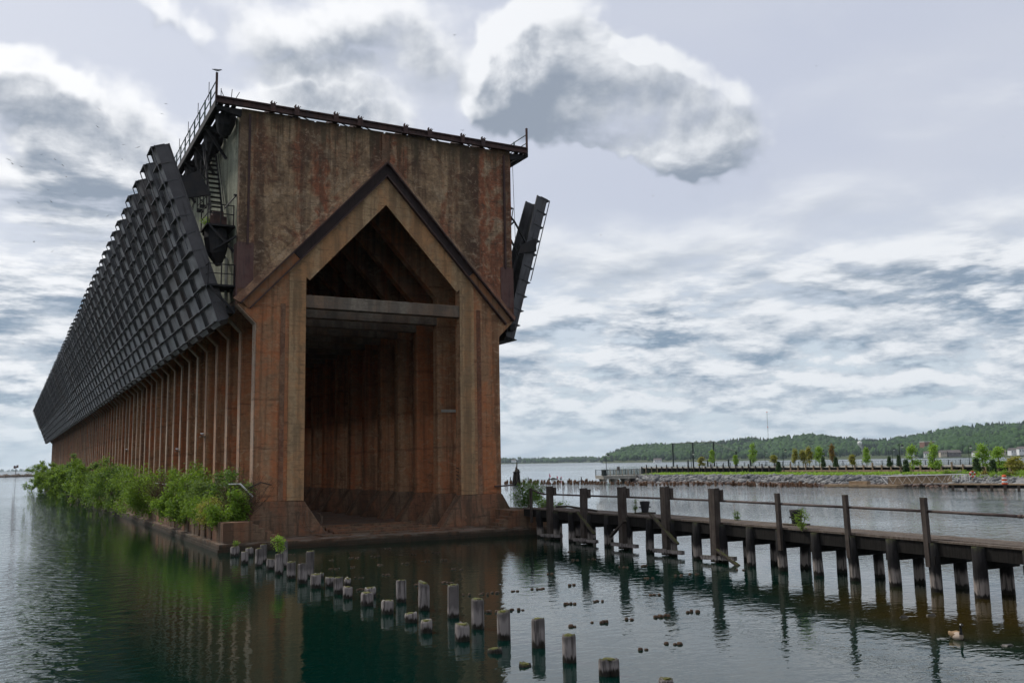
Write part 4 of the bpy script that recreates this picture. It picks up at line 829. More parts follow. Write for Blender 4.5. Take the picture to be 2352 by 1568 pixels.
for s in np.linspace(-260, 150, 90):         # rubble breakwater on the left
    a = az(s); P = Vector((CAM.x, CAM.y, 0))+a*(790+s*.12)
    b.add(IV1*np.array([random.uniform(2.2, 3.6), random.uniform(2, 3), random.uniform(1.2, 2.4)])+np.array([P.x, P.y, random.uniform(-.1, .5)]), [tuple(t) for t in IF1])
bw = b.build('breakwater', M['bluff'], fix=False); tag(bw, 'low brown rubble breakwater on the left, far beyond the dock', 'breakwater')
P = Vector((CAM.x, CAM.y, 0))+az(38)*795; lt = empty('beacon', (P.x, P.y, 1.5)); tag(lt, 'small beacon mast with two boards standing on the breakwater', 'beacon')
b = MB(); b.tube((0, 0, 0), (0, 0, 6.5), .22, n=6); b.build('mast', M['steel'], lt)
b = MB(); b.box(-1.6, -.3, -.2, .2, 4.8, 7.0); b.build('board', M['plate'], lt); b = MB(); b.box(.2, 1.6, -.2, .2, 5.4, 7.4); b.build('board', M['plate'], lt)

# ---------------------------------------------------------------- houses, water tower and mast on the far shore
def house(dx, dy, dist, w, h, d, wallm, roofm, label, group='houses along the far shore', flat=False, nwin=3):
    z = max(1.0, top_h(dx, dy, dist)); P = Vector((CAM.x, CAM.y, 0))+az(dx)*dist; e = empty('house', (P.x, P.y, z), -YAW+random.uniform(-.4, .4)); tag(e, label, 'house', group)
    q = MB(); q.box(-w/2, w/2, -d/2, d/2, -3, h); q.build('wall', wallm, e)
    q = MB()
    if flat: q.box(-w/2-.4, w/2+.4, -d/2-.4, d/2+.4, h+.003, h+.8)
    else: q.add([(-w/2-.6, -d/2-.6, h), (w/2+.6, -d/2-.6, h), (w/2+.6, d/2+.6, h), (-w/2-.6, d/2+.6, h), (-w/2-.6, 0, h+d*.42), (w/2+.6, 0, h+d*.42)], [(0, 1, 5, 4), (2, 3, 4, 5), (0, 4, 3), (1, 2, 5), (0, 3, 2, 1)])
    q.build('roof', roofm, e)
    for k in range(nwin):
        x = -w/2+(k+.5)*w/nwin; q = MB(); q.box(x-.7, x+.7, -d/2-.06, -d/2+.02, h*.35, h*.75); q.build('window', M['glass'], e)
tanw = simple('tan_siding', (0.46, 0.40, 0.30), .9, .1, .3)
hs = [(2092, 1045, 1640, 10.8, 4.2, 6.5, M['white'], M['roof'], 'small white house on the shore, first of the row'), (2130, 1046, 1640, 9.4, 4.2, 6.5, M['white'], M['roof'], 'white gabled house, second on the shore'), (2166, 1045, 1630, 10.1, 4.9, 7.2, tanw, M['roof'], 'cream house beside a long grey shed'),
      (2190, 1045, 1640, 21.6, 4.2, 10.1, M['roof'], M['roof'], 'long grey shed on the far shore'), (2241, 1044, 1600, 8.6, 3.5, 6.5, M['white'], M['roof'], 'low white house in the middle of the shore row'), (2262, 1043, 1600, 13.0, 4.2, 7.2, M['white'], M['roof'], 'wide pale house right of the low white one'),
      (2300, 1042, 1580, 11.5, 4.2, 7.2, tanw, M['roof'], 'tan house among the shore trees'), (2328, 1041, 1570, 13.0, 4.9, 7.9, M['white'], M['roof'], 'bright white house with a steep roof near the frame edge'), (2348, 1040, 1560, 11.5, 6.3, 7.9, M['white'], M['roof'], 'tall pale house at the frame edge'),
      (1510, 1060, 2080, 16, 4, 9, M['white'], M['roof'], 'tiny white boathouse under the wooded point'), (1180, 1059.5, 3600, 16, 4, 10, M['white'], M['roof'], 'speck of a white building on the low point')]
for h_ in hs: house(*h_)
house(2134, 1034, 1900, 26, 16, 14, M['brick'], M['white'], 'brown brick apartment block among the trees on the hill', group=None, flat=True, nwin=4)
P = Vector((CAM.x, CAM.y, 0))+az(1977)*2250; zb = top_h(1977, 1031, 2250); wt_ = empty('water_tower', (P.x, P.y, zb)); tag(wt_, 'white water tower with a round tank on legs above the trees', 'water tower')
b = MB(); b.loft([(0, 0, 9.0), (0, 0, 10.5), (0, 0, 13), (0, 0, 16), (0, 0, 17.6), (0, 0, 18.2)], [2.0, 4.2, 5.0, 5.0, 3.4, .6], 16); b.build('tank', M['white'], wt_, True)
for k in range(6): a = k*math.pi/3; b = MB(); b.tube((4.6*math.cos(a), 4.6*math.sin(a), -8), (4.3*math.cos(a), 4.3*math.sin(a), 12), .42, n=6); b.build('leg', M['white'], wt_)
b = MB(); b.tube((0, 0, -8), (0, 0, 10), .8, n=8); b.build('riser', M['white'], wt_)
P = Vector((CAM.x, CAM.y, 0))+az(1767)*2700; ma = empty('radio_mast', (P.x, P.y, 40)); tag(ma, 'thin lattice radio mast rising above the wooded hill', 'mast')
hh = top_h(1767, 944, 2700)-40; b = MB()
for s in ((-.7, -.4), (.7, -.4), (0, .8)): b.tube((s[0], s[1], 0), (s[0], s[1], hh), .28, .2, n=4)
b.build('lattice', M['roof'], ma)
for z in (.55, .99): b = MB(); b.box(-1.3, 1.3, -1, 1, hh*z-2, hh*z); b.build('beacon_light', M['red'], ma)

# ---------------------------------------------------------------- the park on the breakwater strip
grass_c = ground_mat('rough_grass', (0.085, 0.14, 0.02), (0.13, 0.17, 0.035), .35); gravel_c = ground_mat('grey_gravel', (0.17, 0.17, 0.17), (0.24, 0.235, 0.23), 1.2)
fr = [(1425, 1106.5), (1470, 1109), (1600, 1110), (1787, 1112.5), (1900, 1116), (2050, 1116), (2190, 1118), (2352, 1120), (2520, 1121), (2800, 1122)]
FL = [on_z(*p) for p in fr]
def frontline(dx):                            # waterline of the strip at a picture column
    for i in range(len(fr)-1):
        if fr[i][0] <= dx <= fr[i+1][0]: t = (dx-fr[i][0])/(fr[i+1][0]-fr[i][0]); return on_z(dx, fr[i][1]+t*(fr[i+1][1]-fr[i][1]))
    return FL[-1]
def inland(dx, m_, z): P = frontline(dx); a = az(dx); return Vector((P.x+a.x*m_, P.y+a.y*m_, z))
xs = list(np.linspace(1440, 2800, 70)); q = MB(); V = []; prof_ = [(-.8, -.5), (.2, .05), (3.2, 1.35), (5.6, 1.46), (8.0, 1.52), (36, 1.48), (46, -.4)]
for x in xs:
    for m_, z in prof_:
        k = 1.0 if x > 1500 else max(.12, (x-1432)/68); V.append(inland(x, m_*(k if m_ > 5 else 1), z*(1 if z < 0 else min(1, k+.3))))
n2 = len(prof_); Fc = [(i*n2+j, (i+1)*n2+j, (i+1)*n2+j+1, i*n2+j+1) for i in range(len(xs)-1) for j in range(n2-1)]
q.add(V, Fc, 0); q.mi = [1 if (k % (n2-1)) <= 2 else 0 for k in range(len(Fc))]
land = q.build('park_ground', [grass_c, gravel_c], fix=False); tag(land, 'grassy strip of park land above the rocky shore', kind='structure')
# riprap: single stones, the largest as parts
def rock_mat():
    m_, b_, p_ = mat('riprap_rock', .9); oi = b_.new('ShaderNodeObjectInfo').outputs['Random']; ri = b_.new('ShaderNodeNewGeometry').outputs['Random Per Island']; q_ = pos(b_); z_ = b_.xyz(q_)[2]; r_ = b_.m('FRACT', b_.m('ADD', oi, ri))
    c = b_.mix(r_, (0.095, 0.10, 0.105), (0.27, 0.27, 0.26)); c = b_.mix(b_.mr(z_, .15, .55, .75, 0.0), c, (0.15, 0.085, 0.06)); c = b_.mix(b_.mr(b_.noise(q_, 2.0, 4.0), .5, .7, 0, .5), c, (0.10, 0.10, 0.105)); b_.put(p_.inputs['Base Color'], c); return m_
M['riprap'] = rock_mat()
rv = empty('riprap_bank', tuple(frontline(1700))); tag(rv, 'bank of grey riprap boulders along the park shore', 'rock bank'); R0 = frontline(1700)
rk = np.random.default_rng(8); rock_me = []
for k in range(10):
    v = IV1*(1+rk.normal(0, .16, (len(IV1), 1)))*np.array([rk.uniform(.7, 1.1), rk.uniform(.6, .9), rk.uniform(.45, .75)]); rock_me.append(np_mesh('rock', v, IF1, M['riprap'], link=False))
for k in range(300):
    x = rk.uniform(1455, 2230); m_ = rk.uniform(.0, 2.7); P = inland(x, m_, .05+m_*.42); place(rock_me[k % 10], 'rock', rv, tuple(P-R0), (rk.uniform(-.5, .5), rk.uniform(-.5, .5), rk.uniform(0, 6)), float(rk.uniform(.45, .85)))
V = []; Fc = []; o = 0
for k in range(1500):
    x = rk.uniform(1436, 2330); m_ = rk.uniform(-.3, 4.0); P = inland(x, m_, .0+min(m_, 3.2)*.42); v = IV1*(1+rk.normal(0, .2, (len(IV1), 1)))*rk.uniform(.18, .45)*np.array([1, .9, .7])+np.array(P-R0); V.append(v); Fc.append(IF1+o); o += len(v)
st_ = np_mesh('small_stones', np.concatenate(V), np.concatenate(Fc), M['riprap'], rv); st_['kind'] = 'stuff'
# old pile field in front of it
nst = 0; sr = random.Random(4)
st_mes = []
for k in range(8):
    q = MB(); r_ = random.Random(60+k); h = r_.uniform(.35, .75); q.loft([(0, 0, -.8), (r_.uniform(-.04, .04), 0, h*.7), (r_.uniform(-.08, .08), r_.uniform(-.08, .08), h)], [.20, .19, .13], 7, jit=.15, rnd=r_); st_mes.append(q.mesh('pile_stub', M['farstub']))
for k in range(285):
    dx = sr.uniform(1158, 1880) if k < 200 else sr.uniform(1158, 1440)
    row = sr.choice((0, 1, 2, 3)); yy = (1112 if dx < 1440 else 1113.5+max(0, dx-1700)*.017)-row*1.8 if dx < 1440 else (1114.5+max(0, dx-1640)*.014)-row*.9
    P = on_z(dx, yy); o = place(st_mes[k % 8], 'pile_stub', None, (P.x, P.y, sr.uniform(-.15, .05)), (sr.uniform(-.25, .25), sr.uniform(-.25, .25), sr.uniform(0, 6)), sr.uniform(.7, 1.15))
    tag(o, 'short brown broken pile stub in the far rows off the rocky bank', 'pile stub', 'broken pile stubs in far rows')
for i, dx in enumerate((1172, 1213, 1335)):
    P = on_z(dx, 1110); q = MB(); q.tube((0, 0, -1), (.05, 0, 1.3), .13, .09, n=7); o = q.build('thin_pile', M['timber'], loc=tuple(P)); tag(o, ['thin upright pile left of the pile cluster', 'upright pile right of the pile cluster', 'lone upright pile in the middle of the stub rows'][i], 'pile')
P = on_z(1187, 1112); dol = empty('pile_cluster', tuple(P)); tag(dol, 'tall cluster of lashed grey timber piles standing in the water', 'pile cluster'); dr = random.Random(9)
for k in range(11):
    a = k*2.4; rr_ = .16*math.sqrt(k)*1.2; hgt = (4.0, 3.6, 3.3, 4.6, 2.9, 3.2, 3.0, 2.8, 3.1, 2.7, 3.0)[k]*.92; q = MB(); q.loft([(rr_*1.5*math.cos(a), rr_*1.5*math.sin(a), -1), (rr_*math.cos(a), rr_*math.sin(a), hgt*.6), (rr_*.9*math.cos(a)+.04, rr_*.9*math.sin(a), hgt)], [.17, .15, .11], 8, jit=.1, rnd=dr); q.build('pile', M['timber'], dol, True)
b = MB(); b.loft([(0, 0, 2.3), (0, 0, 2.42)], [.78, .78], 14); b.build('lashing', M['black'], dol)

def lamp(dx, dist, hgt, z, label):
    P = Vector((CAM.x, CAM.y, 0))+az(dx)*dist; e = empty('park_lamp', (P.x, P.y, z), -YAW); tag(e, label, 'lamp post', 'park lamp posts')
    q = MB(); q.tube((0, 0, 0), (0, 0, .5), .11, .09, n=8); q.tube((0, 0, .5), (0, 0, hgt), .06, .05, n=8); q.build('post', M['pole'], e)
    q = MB(); q.loft([(0, 0, hgt-.15), (.25, 0, hgt+.05), (.45, 0, hgt-.1)], [.03, .03, .03], 6); q.build('arm', M['pole'], e)
    q = MB(); q.loft([(.45, 0, hgt-.1), (.45, 0, hgt-.25), (.45, 0, hgt-.42)], [.08, .2, .24], 10); q.build('hood', M['pole'], e)
    q = MB(); q.loft([(.45, 0, hgt-.421), (.45, 0, hgt-.55), (.45, 0, hgt-.68)], [.19, .17, .04], 10); q.build('globe', M['lampglass'], e)
def zof(dx, dy, dist): return top_h(dx, dy, dist)
def dist_front(dx): P = frontline(dx); return math.hypot(P.x-CAM.x, P.y-CAM.y)
lamp(1392, 177, 4.1, 1.5, 'lamp post at the tip of the small concrete pier')
lamp(1587, dist_front(1587)+8, 4.2, 1.5, 'lamp post on the grass beside the net poles'); lamp(2067, dist_front(2067)+8, 4.5, 1.5, 'tallest lamp post, on the grass between spruce and saplings'); lamp(1799, 172, 4.4, 1.5, 'lamp post beside a dark young spruce')
for i, (dx, dd) in enumerate(((1757, 235), (1888, 225), (2050, 215), (2226, 195))): lamp(dx, dd, 3.7, 2.3, ['far boardwalk lamp left of the golden saplings', 'far boardwalk lamp right of the golden saplings', 'far boardwalk lamp near the two small spruces', 'far boardwalk lamp toward the frame edge'][i])
# small concrete pier
CP0, CP1 = Vector((CAM.x, CAM.y, 0))+az(1386)*176, Vector((CAM.x, CAM.y, 0))+az(1512)*183
cp = empty('concrete_pier', tuple(CP0)); tag(cp, 'small concrete viewing pier on short columns with a dark railing', 'pier'); ax = (CP1-CP0); LN = ax.length; ax.normalize(); sd = Vector((-ax.y, ax.x, 0)); cp.rotation_euler = (0, 0, math.atan2(ax.y, ax.x))
b = MB(); b.box(0, LN, 0, 3.2, 1.25, 1.5); b.build('deck', M['parkconc'], cp)
b = MB(); b.box(.02, LN*.82, .1, 3.1, .85, 1.245); b.build('pier_beam', M['parkconc'], cp)
for k in range(5):
    x = .5+k*LN*.8/4.2; b = MB(); b.loft([(x, .6, -1.5), (x, .6, .4), (x, .6, .86)], [.3, .3, .55], 10); b.build('column', M['parkconc'], cp)
    b = MB(); b.loft([(x+.5, 2.6, -1.5), (x+.5, 2.6, .4), (x+.5, 2.6, .86)], [.3, .3, .5], 10); b.build('column', M['parkconc'], cp)
def railing(parent, x0, x1, y, z, h, n, m_, bal=4):
    for k in range(n+1):
        x = x0+(x1-x0)*k/n; q = MB(); q.box(x-.06, x+.06, y-.06, y+.06, z, z+h+.05); q.build('rail_post', m_, parent)
    q = MB(); q.box(x0, x1, y-.03, y+.03, z+h-.05, z+h); q.box(x0, x1, y-.03, y+.03, z+.1, z+.14); q.build('rail', M['pole'], parent)
    q = MB()
    for k in range(n*bal*2): x = x0+(x1-x0)*(k+.5)/(n*bal*2); q.box(x-.012, x+.012, y-.012, y+.012, z+.141, z+h-.051)
    o_ = q.build('balusters', M['pole'], parent); o_['kind'] = 'stuff'
railing(cp, .1, LN*.98, .12, 1.503, 1.05, 9, M['parkwood']); railing(cp, .1, LN*.98, 3.05, 1.503, 1.05, 9, M['pole'])
b = MB(); b.box(-.1, .5, -.1, .5, 1.503, 2.6); b.build('end_box', M['pole'], cp)
b = MB(); b.tube((3.6, .5, 1.5), (3.6, .5, 3.2), .05, n=6); b.box(3.3, 3.9, .46, .54, 2.4, 3.1); b.build('sign', M['roof'], cp)
# boardwalk on piles
bwk = empty('boardwalk', tuple(Vector((CAM.x, CAM.y, 0))+az(1477)*262)); tag(bwk, 'long boardwalk on timber piles behind the grassy strip', 'boardwalk')
B0, B1 = Vector((CAM.x, CAM.y, 0))+az(1470)*265, Vector((CAM.x, CAM.y, 0))+az(2700)*172; bwk.location = B0; ax = (B1-B0); BL = ax.length; ax.normalize(); bwk.rotation_euler = (0, 0, math.atan2(ax.y, ax.x))
nseg_ = 26
for k in range(nseg_):
    b = MB(); b.box(BL*k/nseg_, BL*(k+1)/nseg_-.05, 0, 3.6, 2.0, 2.32); b.build('deck_section', M['parkconc'], bwk)
    b = MB(); b.box(BL*k/nseg_+.1, BL*(k+1)/nseg_-.1, .5, 3.4, .6, 1.995); b.build('under_shade', M['darkwood'], bwk)  # dark box standing in for the shade beneath the open deck
for k in range(60):
    x = BL*(k+.4)/60; hi = 2.95 if k % 2 else 2.5; b = MB(); b.tube((x, -.18, -1.5), (x, -.18, hi), .17, n=7); b.build('pile', M['parkwood'] if x > BL*.42 else M['timber'], bwk)
b = MB(); b.box(BL*.40, BL*.74, -.75, -.45, 1.15, 1.5); b.build('tan_wale', M['parkwood'], bwk)
railing(bwk, BL*.17, BL, 3.5, 2.323, 1.0, 44, M['pole'], 2)
# fence of tall poles with a ball net
net = empty('net_fence', tuple(Vector((CAM.x, CAM.y, 0))+az(1546)*262)); tag(net, 'tall ball-stop net on dark green poles behind the boardwalk', 'net fence'); NO = Vector(net.location)
PT = [(1546, 1017.5, 262), (1592, 1015.5, 256), (1640, 1014, 250), (1691, 1036, 244)]; tops = []
for dx, dy, dd in PT:
    P = Vector((CAM.x, CAM.y, 0))+az(dx)*dd; h = top_h(dx, dy, dd); b = MB(); b.tube(tuple(P-NO+Vector((0, 0, .5))), tuple(P-NO+Vector((0, 0, h))), .20, n=8); b.build('pole', M['pole'], net); tops.append((P-NO, h))
for i in range(3):
    (p0, h0), (p1, h1) = tops[i], tops[i+1]; b = MB(); b.tube((p0.x, p0.y, h0-.1), (p1.x, p1.y, h1-.1), .085, n=5); b.build('top_cable', M['pole'], net)
    b = MB(); n_ = 26
    for k in range(1, n_): t = k/n_; p = p0.lerp(p1, t); h = h0+(h1-h0)*t; b.tube((p.x, p.y, 2), (p.x, p.y, h-.15), .007, n=3, cap=False)
    for k in range(1, 22): t = k/22; b.tube((p0.x, p0.y, 2+(h0-2)*t), (p1.x, p1.y, 2+(h1-2)*t), .007, n=3, cap=False)
    o = b.build('net_mesh', M['pole'], net, fix=False); o['kind'] = 'stuff'
for i, (dx, dd) in enumerate(((1580, 248), (1625, 243), (1673, 238), (1723, 232))):
    P = Vector((CAM.x, CAM.y, 0))+az(dx)*dd; q = MB(); q.tube((0, 0, -2.0), (0, 0, 2.6+.05*i), .2, n=8); q.tube((0, 0, 2.6+.05*i), (0, 0, 2.72+.05*i), .23, .1, n=8); o = q.build('mooring_pile', M['pole'], loc=(P.x, P.y, 1.4)); tag(o, f'short dark mooring pile, {ordinal(i)} from the left among the net poles', 'pile', 'dark mooring piles by the net')
# saplings and young spruces
def tree_young(dx, dist, h, w, lf, label, z=None, bare=.25, per=60, group='young park trees'):
    P = Vector((CAM.x, CAM.y, 0))+az(dx)*dist; z = (2.3 if dist > 184 else 1.48) if z is None else z; e = empty('young_tree', (P.x, P.y, z)); tag(e, label, 'tree', group); rng = np.random.default_rng(int(dx)); sm = MB()
    sm.loft([(0, 0, -.1), (.03, 0, h*.4), (0, .04, h*.75), (.03, 0, h*.95)], [.07, .055, .03, .01], 6); cs = []
    for k in range(26):
        t = rng.uniform(bare, 1.0); a = rng.uniform(0, 6.28); rr_ = w*(1-(abs(t-.45)/.62)**1.6)*rng.uniform(.3, 1.0); q = np.array([math.cos(a)*rr_, math.sin(a)*rr_, h*t]); cs.append(q); sm.loft([(0, 0, h*t*.82), tuple(q)], [.018, .006], 4)
    sm.build('trunk', M['bark'], e, fix=False); v, f = leaves(rng, cs, per, (w*.26, w*.24, h*.045), .26, 0.0); np_mesh('crown', v, f, lf, e)
def spruce(dx, dist, h, w, label, z=None):
    h *= .8; w *= .8
    z = (2.3 if dist > 184 else 1.48); P = Vector((CAM.x, CAM.y, 0))+az(dx)*dist; e = empty('young_spruce', (P.x, P.y, z)); tag(e, label, 'spruce', 'young park spruces'); rng = np.random.default_rng(int(dx)+1); sm = MB(); sm.loft([(0, 0, -.1), (0, 0, h)], [.08, .015], 6); sm.build('trunk', M['bark'], e, fix=False); cs = []
    for k in range(150): t = rng.uniform(.03, 1)**.8; a = rng.uniform(0, 6.28); rr_ = w*(1-t)*rng.uniform(.45, 1)+.02; cs.append([math.cos(a)*rr_, math.sin(a)*rr_, h*t-.1*rr_])
    v, f = leaves(rng, cs, 16, (.09, .09, .06), .22, .2); np_mesh('crown', v, f, M['needle'], e)
df = dist_front
yt = [(1635, 236, 3.9, .75, 'leaf_young', 'bright poplar in front of the net poles'), (1689, 228, 2.6, .6, 'leaf_young', 'small thin sapling by the last net pole'), (1729, 214, 5.0, .9, 'leaf_young', 'tall bright poplar right of the net'),
      (1612, 222, 2.4, .9, 'leaf_gold', 'loose golden bush at the boardwalk before the net'), (1777, 205, 2.6, .7, 'leaf_gold', 'scraggly golden sapling by the boardwalk'), (1825, 200, 3.6, .6, 'leaf_gold', 'slim golden sapling, first of four in a line'), (1844, 200, 3.2, .9, 'leaf_gold', 'round yellow-green sapling, second of four in a line'), (1858, 199, 3.9, .7, 'leaf_gold', 'orange-tinted sapling, third of four in a line'), (1881, 198, 3.9, .95, 'leaf_young', 'widest sapling, fourth of four in a line'),
      (1912, 195, 4.2, .6, 'leaf_red', 'thin russet sapling beside a small spruce'), (1957, 190, 2.2, .7, 'leaf_gold', 'low loose sapling on the boardwalk edge'), (1990, 188, 3.4, .65, 'leaf_young', 'lollipop-shaped green sapling by the boardwalk'),
      (2095, df(2095)+14, 4.3, .95, 'leaf_young', 'bright maple, larger of two behind the gangway'), (2146, df(2146)+10, 4.2, .85, 'leaf_young', 'slender bright sapling behind the gangway'), (2256, df(2256)+12, 4.0, 1.0, 'leaf_young', 'leafy sapling behind the life ring'), (2294, df(2294)+10, 3.6, 1.0, 'leaf_young', 'tall sapling left of the orange barrel'), (2330, df(2330)+9, 2.2, 1.2, 'leaf_gold', 'spreading yellow bush above the orange barrel'), (2380, df(2352)+9, 3.2, 1.0, 'leaf_young', 'sapling cut by the frame edge')]
for dx, dd, h, w, lf, lb in yt: tree_young(dx, dd, h, w, M[lf], lb)
for dx, dd, h, w, lb in ((1787, 166, 2.6, .75, 'dark spruce in front of a lamp post, first from the left'), (1890, 192, 2.4, .55, 'small spruce beside the widest sapling'), (1919, 190, 2.3, .6, 'brownish spruce under the russet sapling'), (2042, 188, 2.2, .55, 'brown-tipped spruce, left of a close pair'), (2064, 188, 2.4, .5, 'slim spruce, right of a close pair'), (2080, df(2080)+9, 2.6, .75, 'spruce touching the tallest lamp post'), (2241, df(2241)+8, 2.7, .75, 'dense spruce beside the life ring'), (2279, df(2279)+6, 2.5, .7, 'dark spruce just right of the life ring')): spruce(dx, dd, h, w, lb)
# long grass and low shrubs along the top of the bank
rng = np.random.default_rng(21); cs = []
for k in range(2600):
    x = rng.uniform(1500, 2500); m_ = rng.uniform(5.4, 13) if x < 2190 else rng.uniform(2.6, 12); P = inland(x, m_, 1.48 if m_ > 5 else 1.2); cs.append([P.x, P.y, P.z+rng.uniform(0, .14)])
v, f = leaves(rng, cs, 9, (.30, .30, .09), .26, -.5); g_ = np_mesh('long_grass', v, f, M['leaf_young']); tag(g_, 'long bright grass and weeds along the top of the bank', kind='stuff')
for i in range(16):
    x = 2170+i*17; P = inland(x, rng.uniform(2.2, 5), 1.3); e = make_shrub('low_shrub', tuple(P), 150+i, .7, .8, f'low shrub on the bank by the orange barrel, {ordinal(i)} from the gangway', M['leaf_red' if i in (5, 9, 13) else 'leaf_young' if i % 2 else 'leaf'], nclump=16, per=28, size=.16, stems=4, spread=.16, group='low shrubs on the park bank')
for i, (x, m_, s) in enumerate(((2208, 9, .8), (2318, 7, .9), (2349, 7, .75), (2352, 11, .6))):
    P = inland(x, m_, 1.5); o = place(rock_me[i], 'boulder', None, tuple(P), (0, 0, i), s); tag(o, ['pale boulder between two spruces on the park bank', 'grey boulder above the orange barrel', 'brown boulder near the frame edge', 'small boulder behind the others at the frame edge'][i], 'boulder')
# timber landing on the right, gangway and floating dock
A0, A1 = on_z(2178, 1125), on_z(2640, 1129); ld = empty('timber_landing', tuple(A0)); tag(ld, 'timber landing stage along the bank right of the gangway', 'landing'); ax = A1-A0; LN = ax.length; ax.normalize(); ld.rotation_euler = (0, 0, math.atan2(ax.y, ax.x))
for k in range(4): b = MB(); b.box(0, LN, .02+k*.55, .52+k*.55, .62, .75); b.build('deck_plank', M['parkwood'], ld)
b = MB(); b.box(.1, LN, .1, .35, .25, .615); b.build('wale', M['darkwood'], ld)
for k in range(14): b = MB(); x = .4+k*LN/14; b.box(x, x+.3, .0, .098, -.5, .6); b.build('fender', M['timber'], ld)
F0, F1 = on_z(2012, 1117.5), on_z(2180, 1123); fd = empty('floating_dock', tuple(F0)); tag(fd, 'low timber floating dock at the foot of the white gangway', 'floating dock'); ax = F1-F0; LN = ax.length; ax.normalize()
F0 = on_z(2011, 1118.5); F1 = on_z(2165, 1121.5); fd.location = F0; ax = F1-F0; LN = ax.length; fd.rotation_euler = (0, 0, math.atan2(ax.y, ax.x))
fd.location = on_z(1893, 1117.5); e2 = on_z(2060, 1119.5); ax = e2-Vector(fd.location); LN = ax.length; fd.rotation_euler = (0, 0, math.atan2(ax.y, ax.x))
for k in range(3): b = MB(); b.box(LN*k/3, LN*(k+1)/3-.04, 0, 1.8, .04, .34); b.build('float_section', M['parkwood'], fd)
b = MB(); b.box(LN*.3, LN*.55, 1.0, 1.9, .345, .8); b.build('deck_box', M['parkwood'], fd)
G0, G1 = on_z(2030, 1118), on_z(2200, 1119.5); gw = empty('gangway', tuple(G0)); tag(gw, 'white truss gangway with tan mesh sides above the floating dock', 'gangway'); ax = G1-G0; LN = ax.length; gw.rotation_euler = (0, 0, math.atan2(ax.y, ax.x)); SL = .25/LN
for s, y in enumerate((0, 1.3)):
    b = MB(); b.bar((-.3, y, 1.45), (LN, y, 1.72), .09, .10); b.build('top_chord', M['white'], gw)
    b = MB(); b.bar((.6, y, .42), (LN-1.2, y, .70), .08, .10); b.build('bottom_chord', M['parkwood'], gw)
    for k in range(13):
        x = .7+k*(LN-2.0)/12; b = MB(); b.bar((x, y, .45+x*SL), (x, y, 1.45+x*SL), .05, .05); b.build('upright', M['parkwood'], gw)
        if k < 12: x2 = x+(LN-2.0)/12; b = MB(); b.bar((x, y-.03, (.45 if k % 2 else 1.42)+x*SL), (x2, y-.03, (1.42 if k % 2 else .45)+x2*SL), .03, .03); b.build('diagonal', M['white'], gw)
    b = MB()
    for k in range(110): x = .7+k*(LN-2.0)/109; b.bar((x, y+.04, .46+x*SL), (x, y+.04, 1.4+x*SL), .055, .02)
    o = b.build('mesh_panel', M['parkwood'], gw, fix=False); o['kind'] = 'stuff'
    b = MB(); b.bar((-.3, y, 1.45), (.6, y, .42), .07, .07); b.build('end_brace', M['white'], gw)
    b = MB(); b.bar((LN, y, 1.72), (LN+1.0, y, 1.70), .06, .06); b.bar((LN+1.0, y, 1.70), (LN+1.0, y, .8), .06, .06); b.bar((LN, y, 1.72), (LN, y, .8), .06, .06); b.build('end_rail', M['white'], gw)
b = MB(); b.hexa([(.4, 0.05, .40), (LN-.8, 0.05, .66), (LN-.8, 1.25, .66), (.4, 1.25, .40), (.4, 0.05, .46), (LN-.8, 0.05, .72), (LN-.8, 1.25, .72), (.4, 1.25, .46)]); b.build('walkway', M['parkconc'], gw)
# life ring and barrel
P = inland(2236, 1.6, 1.55); lr = empty('life_ring', (P.x, P.y, 1.25), -YAW); tag(lr, 'red life ring on a post among the bank shrubs', 'life ring'); b = MB(); pts = [(.34*math.cos(k*math.pi/8), 0, .35+.34*math.sin(k*math.pi/8)) for k in range(17)]
V = []; Fc = []
for i in range(20):
    for j in range(8): a, c2 = 2*math.pi*i/20, 2*math.pi*j/8; V.append(((.32+.10*math.cos(c2))*math.cos(a), .10*math.sin(c2), .4+(.32+.10*math.cos(c2))*math.sin(a)))
for i in range(20):
    for j in range(8): Fc.append((i*8+j, ((i+1) % 20)*8+j, ((i+1) % 20)*8+(j+1) % 8, i*8+(j+1) % 8))
b.add(V, Fc); b.build('ring', M['red'], lr, True)
for k in range(4):
    a = math.pi/4+k*math.pi/2; b = MB(); b.box(.32*math.cos(a)-.09, .32*math.cos(a)+.09, -.12, .12, .4+.32*math.sin(a)-.09, .4+.32*math.sin(a)+.09); b.build('band', M['white'], lr)
b = MB(); b.tube((0, .14, -.8), (0, .14, .9), .05, n=6); b.build('post', M['parkwood'], lr)
P = on_z(2308, 1113.5, .76); ba = empty('traffic_barrel', (P.x, P.y, .755)); tag(ba, 'orange and white striped traffic barrel on the timber landing', 'traffic barrel')
for k in range(5): z = k*.2; b = MB(); b.loft([(0, 0, z+.06), (0, 0, z+.255)], [.31-.018*k, .30-.018*k], 14); b.build('stripe', M['orange'] if k % 2 == 0 else M['white'], ba, True)
b = MB(); b.loft([(0, 0, 0), (0, 0, .06)], [.40, .36], 14); b.build('base', M['black'], ba); b = MB(); b.loft([(0, 0, 1.056), (0, 0, 1.12), (0, 0, 1.16)], [.23, .2, .06], 10); b.build('handle', M['orange'], ba)
